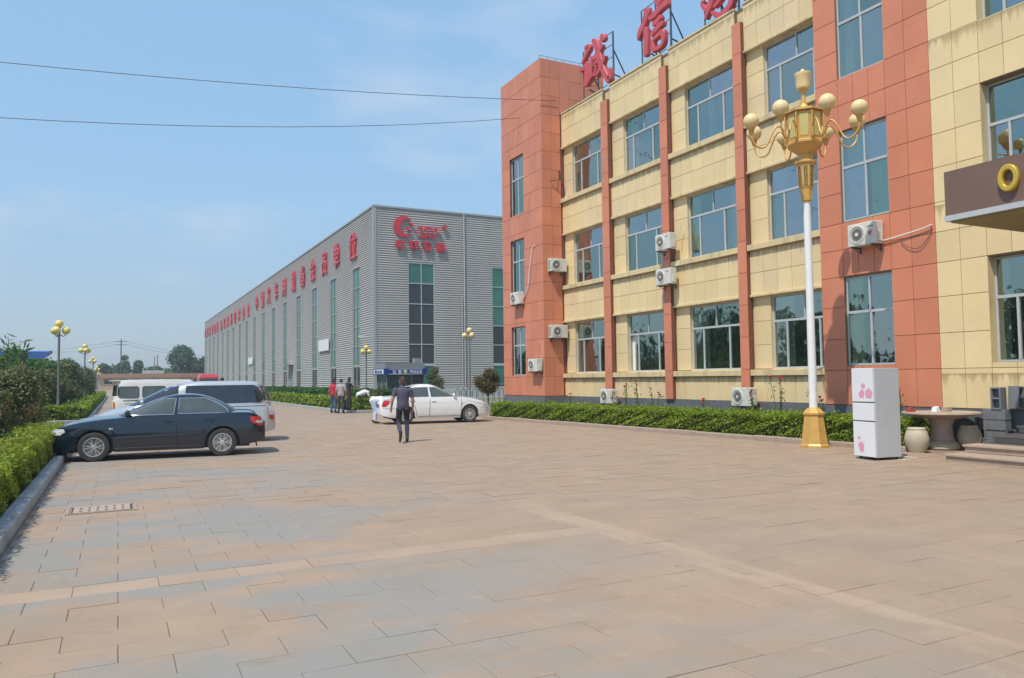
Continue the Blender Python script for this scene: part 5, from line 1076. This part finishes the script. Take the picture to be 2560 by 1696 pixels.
def seg(a, b, n=14): return [(a[0] + (b[0] - a[0]) * i / n, a[1] + (b[1] - a[1]) * i / n) for i in range(n + 1)]
SEDAN = dict(L=4.5, W=1.74, r=.315, Ra=.375, wheels=(-1.30, 1.31),
    plan=[(-.5, .66), (-.485, .80), (-.45, .91), (-.38, .965), (-.2, 1), (.2, 1), (.36, .97), (.43, .90), (.475, .78), (.5, .60)],
    shoulder=[(-2.25, .60), (-2.2, .80), (-2.1, .93), (-1.9, .985), (-1.3, .985), (-.4, .955), (.7, .94), (1.2, .90), (1.7, .83), (2.0, .74), (2.17, .62), (2.25, .50)],
    crown=[(-2.25, .03), (-2, .05), (-1.2, .05), (.9, .06), (1.6, .07), (2.1, .05), (2.25, .03)],
    bottom=[(-2.25, .42), (-2.15, .30), (-1.8, .24), (-1.2, .19), (1.2, .19), (1.8, .20), (2.15, .22), (2.25, .32)],
    green=[(.86, 1.14, -1.82, .80), (.95, .95, -1.72, .785), (1.05, .72, -1.58, .755), (1.15, .49, -1.44, .715), (1.25, .26, -1.27, .67), (1.33, .06, -1.10, .63), (1.385, -.10, -.94, .595), (1.41, -.22, -.82, .565)])
def sedan_details(c, trim, glass, spokes, lampz, bh=None):
    g = c.greeny
    c.patch('front_side_window', glass, g, [.975, 1.05, 1.15, 1.25, 1.335], [.72, .56, .34, .12, -.07], [-.27, -.28, -.295, -.31, -.32], trim=trim)
    c.patch('rear_side_window', glass, g, [.985, 1.05, 1.15, 1.25, 1.335], [-.36, -.365, -.37, -.375, -.38], [-1.43, -1.42, -1.30, -1.13, -.93], trim=trim)
    c.screen('windscreen', 1, .93, 1.385, .90, 'carglass'); c.screen('rear_window', -1, 1.0, 1.375, .88, 'carglass')
    for x in (.98, -.32): c.line('door_seam', seg((x, .90), (x - .04, .27)))
    c.line('door_seam', seg((-1.22, .95), (-.92, .62), 8) + seg((-.92, .62), (-.86, .30), 8)); c.line('sill_seam', seg((.95, .27), (-.82, .27), 10))
    c.line('bonnet_seam', seg((1.15, .845), (2.02, .645), 12), .004); c.line('boot_seam', seg((-1.55, .965), (-2.12, .90), 8), .004); c.line('bumper_seam', seg((1.72, .56), (2.15, .52), 8), .004); c.line('bumper_seam', seg((-1.72, .60), (-2.17, .60), 8), .004)
    c.handle(-.18, .82, bh or c.paint); c.handle(-1.02, .85, bh or c.paint); c.mirror(.66, .98, bh or c.paint)
    c.patch('headlamp', 'headlamp', c.bodyy, [lampz - .07, lampz, lampz + .06], [1.96, 1.86, 1.90], [2.175, 2.17, 2.08], off=.004)
    c.patch('tail_lamp', 'taillamp', c.bodyy, [.66, .76, .88], [-2.205, -2.19, -2.14], [-2.08, -1.93, -1.90], off=.004)
    if trim: c.patch('tail_lamp_clear', 'headlamp', c.bodyy, [.72, .76, .79], [-2.195, -2.19, -2.18], [-2.07, -2.02, -2.03], off=.008)
    c.patch('side_repeater', 'amber' if trim is None else 'headlamp', c.bodyy, [.685, .70, .72], [1.02, 1.01, 1.02], [.95, .94, .95])
    MB().box(-2.268, -2.252, -.24, .24, .62, .74).build('number_plate', 'blue', c.t)
    for xw in c.P['wheels']:
        for sd in (-1, 1): wheel(c.t, xw, sd * (c.P['W'] / 2 - .115), c.P['r'], .2, sd, spokes)

# dark sedan, nose at the garden hedge
ds = Car('parked_car', 'dark navy sedan parked nose to the left hedge', (.93, 19.75, 0), math.radians(180 - 5.5), dict(SEDAN, group='parked cars'), 'navy'); ds.body(); ds.cabin(); sedan_details(ds, 'chrome', 'carglass2', 6, .66)
ds.line('side_moulding', seg((.92, .50), (-.80, .53), 16), .013, 'navy'); MB().box(-2.0, -1.9, -.55, -.48, .2, .27).build('exhaust_pipe', 'galv', ds.t); MB().tube([(-2.05, .35, .3), (-2.08, .35, .16)], .018, 6).build('tow_hook', 'bark', ds.t)
# white sedan, nose at the flowerbed
ws = Car('parked_car', 'white sedan parked with its nose at the flowerbed hedge', (11.02, 28.35, 0), math.radians(-7.5), dict(SEDAN, group='parked cars', green=[(.86, 1.14, -1.80, .80), (.95, .96, -1.70, .785), (1.05, .75, -1.57, .755), (1.15, .53, -1.43, .715), (1.25, .30, -1.26, .67), (1.34, .09, -1.08, .63), (1.40, -.08, -.90, .595), (1.43, -.22, -.78, .565)]), 'whitecar'); ws.body(); ws.cabin(); sedan_details(ws, None, 'carglass2', 9, .68); ws.t.scale = (.965, .98, 1.04)
MB().box(-1.25, -.8, -.45, .45, 1.36, 1.385).build('rear_spoiler_lip', 'whitecar', ws.t)

MPV = dict(L=4.86, W=1.84, r=.325, Ra=.385, wheels=(-1.45, 1.45), cat='van', group='parked cars',
    plan=[(-.5, .78), (-.49, .88), (-.46, .95), (-.4, .985), (-.2, 1), (.2, 1), (.36, .97), (.43, .91), (.475, .80), (.5, .62)],
    shoulder=[(-2.43, .62), (-2.40, .98), (-2.3, 1.06), (-1.3, 1.07), (.2, 1.03), (1.1, .99), (1.6, .93), (2.0, .82), (2.25, .70), (2.38, .58), (2.43, .48)],
    crown=[(-2.43, .03), (-2, .03), (.9, .06), (1.6, .10), (2.1, .07), (2.43, .03)], bottom=[(-2.43, .36), (-2.3, .28), (-1.2, .22), (1.2, .22), (1.9, .22), (2.3, .25), (2.43, .34)],
    green=[(.98, 1.55, -2.37, .86), (1.08, 1.36, -2.36, .845), (1.22, 1.08, -2.33, .82), (1.36, .80, -2.28, .79), (1.50, .52, -2.21, .755), (1.60, .28, -2.12, .72), (1.67, .05, -2.0, .685), (1.70, -.1, -1.9, .65)])
mp = Car('parked_van', 'silver people carrier with dark windows behind the dark sedan', (1.62, 23.55, 0), math.radians(180 - 3), MPV, 'silver'); mp.body(); mp.cabin()
mp.patch('front_side_window', 'carglass', mp.greeny, [1.10, 1.25, 1.40, 1.54, 1.60], [1.14, .86, .58, .28, .14], [.16, .14, .12, .10, .09]); mp.patch('rear_side_window', 'carglass', mp.greeny, [1.10, 1.18, 1.35, 1.54, 1.60], [-.05, -.05, -.06, -.07, -.09], [-2.02, -2.12, -2.08, -1.98, -1.84], n=20)
mp.screen('windscreen', 1, 1.08, 1.64, .88, 'carglass'); mp.screen('rear_window', -1, 1.15, 1.62, .85, 'carglass')
mp.line('sliding_door_rail', seg((-.9, 1.0), (-2.15, 1.01), 10), .008); mp.line('door_seam', seg((1.0, .95), (.95, .3))); mp.line('door_seam', seg((.05, 1.0), (.05, .3))); mp.line('door_seam', seg((-1.0, 1.0), (-.95, .62), 8)); mp.handle(.2, .88, 'silver'); mp.mirror(1.0, 1.12, 'silver')
mp.patch('headlamp', 'headlamp', mp.bodyy, [.66, .74, .83], [2.10, 1.88, 1.92], [2.32, 2.32, 2.22], off=.004); mp.patch('tail_lamp', 'taillamp', mp.bodyy, [.62, .66, .74], [-2.385, -2.385, -2.38], [-2.30, -2.27, -2.26], off=.005); mp.patch('tail_lamp_clear', 'headlamp', mp.bodyy, [.75, .85, 1.0], [-2.38, -2.38, -2.36], [-2.26, -2.24, -2.24], off=.005)
for xw in MPV['wheels']:
    for sd in (-1, 1): wheel(mp.t, xw, sd * .80, .325, .21, sd, 6)

VAN = dict(L=3.95, W=1.6, r=.29, Ra=.35, wheels=(-1.15, 1.25), cat='van', group='parked cars',
    plan=[(-.5, .86), (-.49, .93), (-.46, .98), (-.3, 1), (.3, 1), (.42, .96), (.48, .86), (.5, .72)], shoulder=[(-1.975, .9), (-1.95, 1.05), (-1.5, 1.07), (1.2, 1.07), (1.7, 1.0), (1.9, .82), (1.975, .6)], crown=[(-1.975, .02), (1.5, .04), (1.975, .03)],
    bottom=[(-1.975, .36), (-1.8, .28), (1.7, .26), (1.975, .36)], green=[(1.0, 1.72, -1.955, .785), (1.2, 1.58, -1.94, .765), (1.4, 1.38, -1.92, .745), (1.6, 1.14, -1.90, .72), (1.72, .98, -1.88, .70), (1.80, .85, -1.86, .67)])
vn = Car('parked_minivan', 'small white minivan seen side-on at the far left, rear to the garden', (1.75, 34.0, 0), math.radians(2), VAN, 'vanwhite'); vn.body(); vn.cabin()
for (a, b) in ((-1.74, -1.05), (-.92, -.1), (.05, 1.0)):
    vn.patch('side_window', 'carglass2', vn.greeny, [1.12, 1.16, 1.5, 1.55], [a + .04, a, a, a + .05], [b - .04, b, b - (.12 if b > .9 else 0), b - (.22 if b > .9 else .05)], trim='black', tr=.012)
vn.screen('windscreen', 1, 1.15, 1.7, .9, 'carglass'); vn.screen('rear_window', -1, 1.2, 1.6, .82, 'carglass'); vn.patch('tail_lamp', 'amber', vn.bodyy, [.68, .8, .98], [-1.965, -1.965, -1.96], [-1.88, -1.88, -1.88], off=.006)
for x in (-.98, -.02): vn.line('door_seam', seg((x, 1.05), (x, .32)))
MB().box(-2.08, -1.7, -.62, .62, 1.765, 1.80).build('roof_spoiler', 'vanwhite', vn.t, bevel=.01); gp = MB().box(-1.6, -.4, -.812, -.80, .99, 1.03); gp.build('side_lettering_stripe', 'leaf_green', vn.t); MB().box(-2.02, -1.94, -.78, .78, .36, .58).build('rear_bumper', 'galv', vn.t, bevel=.02)
for xw in VAN['wheels']:
    for sd in (-1, 1): wheel(vn.t, xw, sd * .7, .29, .17, sd, 9)
# red truck far down the road
rt = thing('red_truck', 'red truck cab showing above the silver people carrier', 'truck', (6.5, 66.8, 0)); cb = MB()
cb.loft([[(-.82, -.8, .5), (.82, -.8, .5), (.82, .9, .5), (-.82, .9, .5)], [(-.84, -.85, 1.3), (.84, -.85, 1.3), (.84, .9, 1.3), (-.84, .9, 1.3)], [(-.74, -.66, 2.1), (.74, -.66, 2.1), (.74, .88, 2.1), (-.74, .88, 2.1)], [(-.62, -.5, 2.32), (.62, -.5, 2.32), (.62, .8, 2.34), (-.62, .8, 2.34)]]); cb.build('cab', 'redpaint', rt, bevel=.05)
MB().add([(-.72, -.845, 1.32), (.72, -.845, 1.32), (.64, -.70, 1.98), (-.64, -.70, 1.98)], [(0, 1, 2, 3)]).build('windscreen', 'carglass', rt); MB().box(-.85, .85, 1.05, 4.2, .75, 1.5).build('cargo_bed', 'truckgrey', rt); MB().box(-.8, .8, -.92, -.8, .45, .75).build('bumper', 'truckgrey', rt); MB().box(.86, 1.15, -.7, -.6, 1.5, 2.0).build('wing_mirror', 'black', rt)
for y in (-.1, 3.2):
    for x in (-.72, .72): MB().lathe([(.2, -.1), (.36, -.1), (.38, 0), (.36, .1), (.2, .1)], 20).xf(Matrix.Translation((x, y, .38)) @ Matrix.Rotation(math.pi / 2, 4, 'Y')).build('wheel', 'tyre', rt, smooth=40)
for x in (-.6, .6): MB().box(x - .12, x + .12, -.87, -.84, .8, .95).build('headlamp', 'headlamp', rt)

# ================================================================== PEOPLE
def capsule(mb, a, b, ra, rb_, n=12, k=4):
    a, b = Vector(a), Vector(b); t = (b - a).normalized(); rings_p = []; rr = []
    for i in range(k): u = math.pi / 2 * (1 - i / k); rings_p.append(a - t * ra * math.sin(u)); rr.append(max(.004, ra * math.cos(u)))
    rings_p += [a, b]; rr += [ra, rb_]
    for i in range(1, k + 1): u = math.pi / 2 * i / k; rings_p.append(b + t * rb_ * math.sin(u)); rr.append(max(.004, rb_ * math.cos(u)))
    mb.tube(rings_p, rr, n)
def person(label, loc, rz, J, mats, hair='hair', vox=.014):
    """One figure: volumes laid along the bones, fused to a single skin, then dressed by the nearest bone."""
    t = thing('person', label, 'person', loc, rz, 'people'); mb = MB(); V = {k: Vector(v) for k, v in J.items()}; segs = []
    def S(a, b, ra, rb_, reg): capsule(mb, V[a] if isinstance(a, str) else a, V[b] if isinstance(b, str) else b, ra, rb_); segs.append((V[a] if isinstance(a, str) else a, V[b] if isinstance(b, str) else b, reg))
    sp = (V['neck'] - V['pelvis']).normalized(); lat = (V['shR'] - V['shL']).normalized(); fw = sp.cross(lat).normalized()
    rings = []
    for u, rx, ry in ((-.10, .10, .08), (-.05, .155, .115), (.08, .172, .125), (.30, .160, .118), (.52, .172, .125), (.75, .200, .130), (.90, .195, .115), (.985, .12, .085), (1.0, .05, .05)):
        c = V['pelvis'].lerp(V['neck'], u); rings.append([c + lat * rx * math.cos(2 * math.pi * k / 20) + fw * ry * math.sin(2 * math.pi * k / 20) for k in range(20)])
    mb.loft(rings); segs.append((V['pelvis'].lerp(V['neck'], .12), V['neck'].lerp(V['pelvis'], .06), 'shirt')); segs.append((V['pelvis'] - sp * .1, V['pelvis'].lerp(V['neck'], .04), 'pants'))
    S('neck', 'head', .058, .055, 'skin'); hd = V['head']; up = (V['crown'] - hd).normalized(); face = V.get('face', fw)
    c = hd + up * .115; rg = []
    for i in range(13):
        u = -1 + 2 * i / 12; r = math.sqrt(max(.0015, 1 - u * u)); rg.append([c + up * .125 * u + lat * .078 * r * math.cos(2 * math.pi * k / 18) + face * (.098 * r * math.sin(2 * math.pi * k / 18) + (.012 if u < 0 else 0)) for k in range(18)])
    mb.loft(rg); capsule(mb, c + face * .095 - up * .01, c + face * .115 - up * .035, .014, .017, 8, 2); capsule(mb, c - up * .085 + face * .06, c - up * .09 + face * .07, .04, .035, 8, 2)
    for s in (-1, 1): capsule(mb, c + lat * s * .078 + up * .02, c + lat * s * .084 - up * .025, .018, .014, 8, 2)
    segs.append((c - up * .1, c + up * .1, 'skin'))
    for s in 'LR':
        sh, el, wr = V['sh' + s], V['el' + s], V['wr' + s]; m1 = sh.lerp(el, .72)
        capsule(mb, sh, el, .068, .046); segs.append((sh, m1, 'shirt')); segs.append((m1, el, mats.get('fore', 'skin'))); capsule(mb, el, wr, .045, .029); segs.append((el, wr, mats.get('fore', 'skin')))
        d = (wr - el).normalized(); q = lat * (1 if s == 'R' else -1); side = (fw - d * fw.dot(d)).normalized(); pal = wr + d * .075; capsule(mb, wr, pal, .03, .036); segs.append((wr, pal, 'hand'))
        for k, (off, ln) in enumerate(((-.027, .062), (-.009, .072), (.009, .068), (.026, .052))):
            b0 = pal + side * off + d * .012; b1 = b0 + d * ln * .55 - q * .006; b2 = b1 + d * ln * .42 - q * .018; capsule(mb, b0, b1, .0105, .0098, 6, 2); capsule(mb, b1, b2, .0098, .0085, 6, 2); segs.append((b0, b2, 'hand'))
        th = wr + d * .03 + side * .03; capsule(mb, th, th + d * .045 + side * .022, .013, .010, 6, 2); segs.append((th, th + d * .05, 'hand'))
        hp, kn, an, toe = V['hip' + s], V['kn' + s], V['an' + s], V['to' + s]; capsule(mb, hp, kn, .092, .064); capsule(mb, kn, kn.lerp(an, .35), .062, .062); capsule(mb, kn.lerp(an, .35), an, .062, .046)
        segs.append((hp, hp.lerp(kn, .72), 'pants')); segs.append((hp.lerp(kn, .72), kn, mats.get('low', 'pants'))); segs.append((kn, an, mats.get('low', 'pants'))); he = an - (toe - an).normalized() * .05
        capsule(mb, he + Vector((0, 0, -.03)) * 0, an, .046, .046); capsule(mb, an + (toe - an) * .05 + Vector((0, 0, -.03)), toe, .045, .034); segs.append((he, toe, 'shoe'))
    me = mb.mesh('body', 'skin'); o = bpy.data.objects.new('tmp', me); COL.objects.link(o); rm = o.modifiers.new('r', 'REMESH'); rm.mode = 'VOXEL'; rm.voxel_size = vox; rm.use_smooth_shade = True; smo = o.modifiers.new('s', 'SMOOTH'); smo.factor = .5; smo.iterations = 3
    bpy.context.view_layer.update(); m2 = bpy.data.meshes.new_from_object(o.evaluated_get(bpy.context.evaluated_depsgraph_get())); bpy.data.objects.remove(o); m2.name = 'body'; m2.materials.clear()
    regs = ['skin', 'shirt', 'pants', 'low', 'hand', 'shoe', 'sleeve']; key = dict(skin='skin', hand='skin', shirt=mats['shirt'], pants=mats['pants'], low=mats.get('lowmat', mats['pants']), shoe=mats['shoe'], sleeve=mats['shirt'])
    for r in regs: m2.materials.append(M[key[r]])
    n = len(m2.polygons); C = np.empty(n * 3); m2.polygons.foreach_get('center', C); C = C.reshape(-1, 3); best = np.full(n, 1e9); idx = np.zeros(n, np.int32)
    for a, b, reg in segs:
        A, B = np.array(a), np.array(b); ab = B - A; u = np.clip((C - A) @ ab / max(1e-9, ab @ ab), 0, 1); dd = np.linalg.norm(C - A - u[:, None] * ab, axis=1) - (.10 if reg == 'shirt' and (a - b).length > .35 else .0); k = dd < best; best[k] = dd[k]; idx[k] = regs.index(reg)
    m2.polygons.foreach_set('material_index', idx); m2.polygons.foreach_set('use_smooth', [True] * n); m2.update()
    bo = bpy.data.objects.new('body', m2); COL.objects.link(bo); bo.parent = t
    hm = MB(); rg = []
    for i in range(9):
        u = -.25 + 1.25 * i / 8; r = math.sqrt(max(.002, 1 - u * u)); rg.append([c + up * (.129 * u + .012) - face * (.012 * (1 - max(0, u)) + .006) + lat * .085 * r * math.cos(2 * math.pi * k / 18) + face * .102 * r * (1 if math.sin(2 * math.pi * k / 18) < 0 else (.25 + .75 * max(0, u)) ** .6) * math.sin(2 * math.pi * k / 18) for k in range(18)])
    hm.loft(rg); hm.build('hair', hair, t, smooth=60); return t
STAND = dict(pelvis=(0, 0, .96), neck=(0, .01, 1.47), head=(0, .03, 1.53), crown=(0, .04, 1.75), shL=(-.185, 0, 1.41), shR=(.185, 0, 1.41), elL=(-.25, -.02, 1.13), elR=(.25, -.02, 1.13), wrL=(-.265, .07, .89), wrR=(.265, .07, .89),
             hipL=(-.095, 0, .91), hipR=(.095, 0, .91), knL=(-.11, .03, .50), knR=(.11, .03, .50), anL=(-.12, -.02, .085), anR=(.12, -.02, .085), toL=(-.15, .15, .035), toR=(.15, .15, .035))
WALK = dict(STAND, crown=(0, .05, 1.755), shL=(-.20, -.015, 1.42), shR=(.20, .015, 1.41), elL=(-.29, -.06, 1.15), elR=(.275, .02, 1.13), wrL=(-.31, .03, .93), wrR=(.275, .10, .90), knL=(-.115, .04, .50), anL=(-.10, -.30, .25), toL=(-.12, -.30, .06), knR=(.115, .08, .505), anR=(.115, .05, .085), toR=(.135, .22, .035))
BEND = dict(STAND, pelvis=(0, -.12, .93), neck=(0, .36, 1.10), head=(0, .42, 1.08), crown=(0, .60, .98), face=(0, -.42, -.9), shL=(-.19, .32, 1.06), shR=(.19, .32, 1.06), elL=(-.23, .42, .80), elR=(.23, .42, .80), wrL=(-.16, .50, .58), wrR=(.16, .50, .58), hipL=(-.095, -.11, .89), hipR=(.095, -.11, .89), knL=(-.11, .02, .49), knR=(.11, .02, .49))
person('man in slate T-shirt and dark trousers walking away across the paving', (6.85, 19.85, 0), math.radians(-12), WALK, dict(shirt='shirt_slate', pants='cloth_black', low='low', lowmat='cloth_navy', shoe='shoe'), 'hair_brown', vox=.012)
person('person in grey shirt standing with back turned by the hedge corner', (10.15, 39.0, 0), math.radians(-28), STAND, dict(shirt='shirt_grey', pants='cloth_dark', shoe='shoe_black'))
person('person in red shirt at the left of the group by the hedge', (9.95, 39.75, 0), math.radians(-50), STAND, dict(shirt='shirt_red', pants='cloth_blue', shoe='shoe_black'))
person('person in dark shirt behind the grey-shirted one, arm reaching out', (10.85, 40.2, .1), math.radians(-75), dict(STAND, elR=(.22, .22, 1.16), wrR=(.20, .46, 1.12), crown=(0, .10, 1.74)), dict(shirt='shirt_dark', pants='cloth_dark', shoe='shoe_black'))
person('person in white shirt bending over by the short hedge', (11.3, 39.55, 0), math.radians(-80), BEND, dict(shirt='shirt_white', pants='cloth_dark', shoe='shoe_black'))
person('person in white shirt and pale blue trousers leaning over the white sedan boot', (8.90, 29.1, 0), math.radians(-97), dict(BEND, neck=(0, .40, .92), head=(0, .45, .88), crown=(0, .56, .70), shL=(-.19, .36, .90), shR=(.19, .36, .90), elL=(-.22, .44, .66), elR=(.22, .44, .66), wrL=(-.16, .54, .50), wrR=(.16, .54, .50)), dict(shirt='shirt_white', pants='cloth_pale', shoe='shoe', fore='sleeve'))

# ================================================================== HAZE
hm = bpy.data.materials.new('summer_haze'); hm.use_nodes = True; hn = hm.node_tree; hn.nodes.remove(hn.nodes['Principled BSDF'])
pv = hn.nodes.new('ShaderNodeVolumePrincipled'); pv.inputs['Color'].default_value = (.90, .95, 1.0, 1); pv.inputs['Density'].default_value = .0009; pv.inputs['Anisotropy'].default_value = .3
hn.links.new(pv.outputs[0], hn.nodes['Material Output'].inputs['Volume'])
hz = MB().box(-2501, 2501, -2501, 2501, -1.1, 18.5).build('haze', hm); stuff(hz); hz['label'] = 'pale summer haze over the works yard'
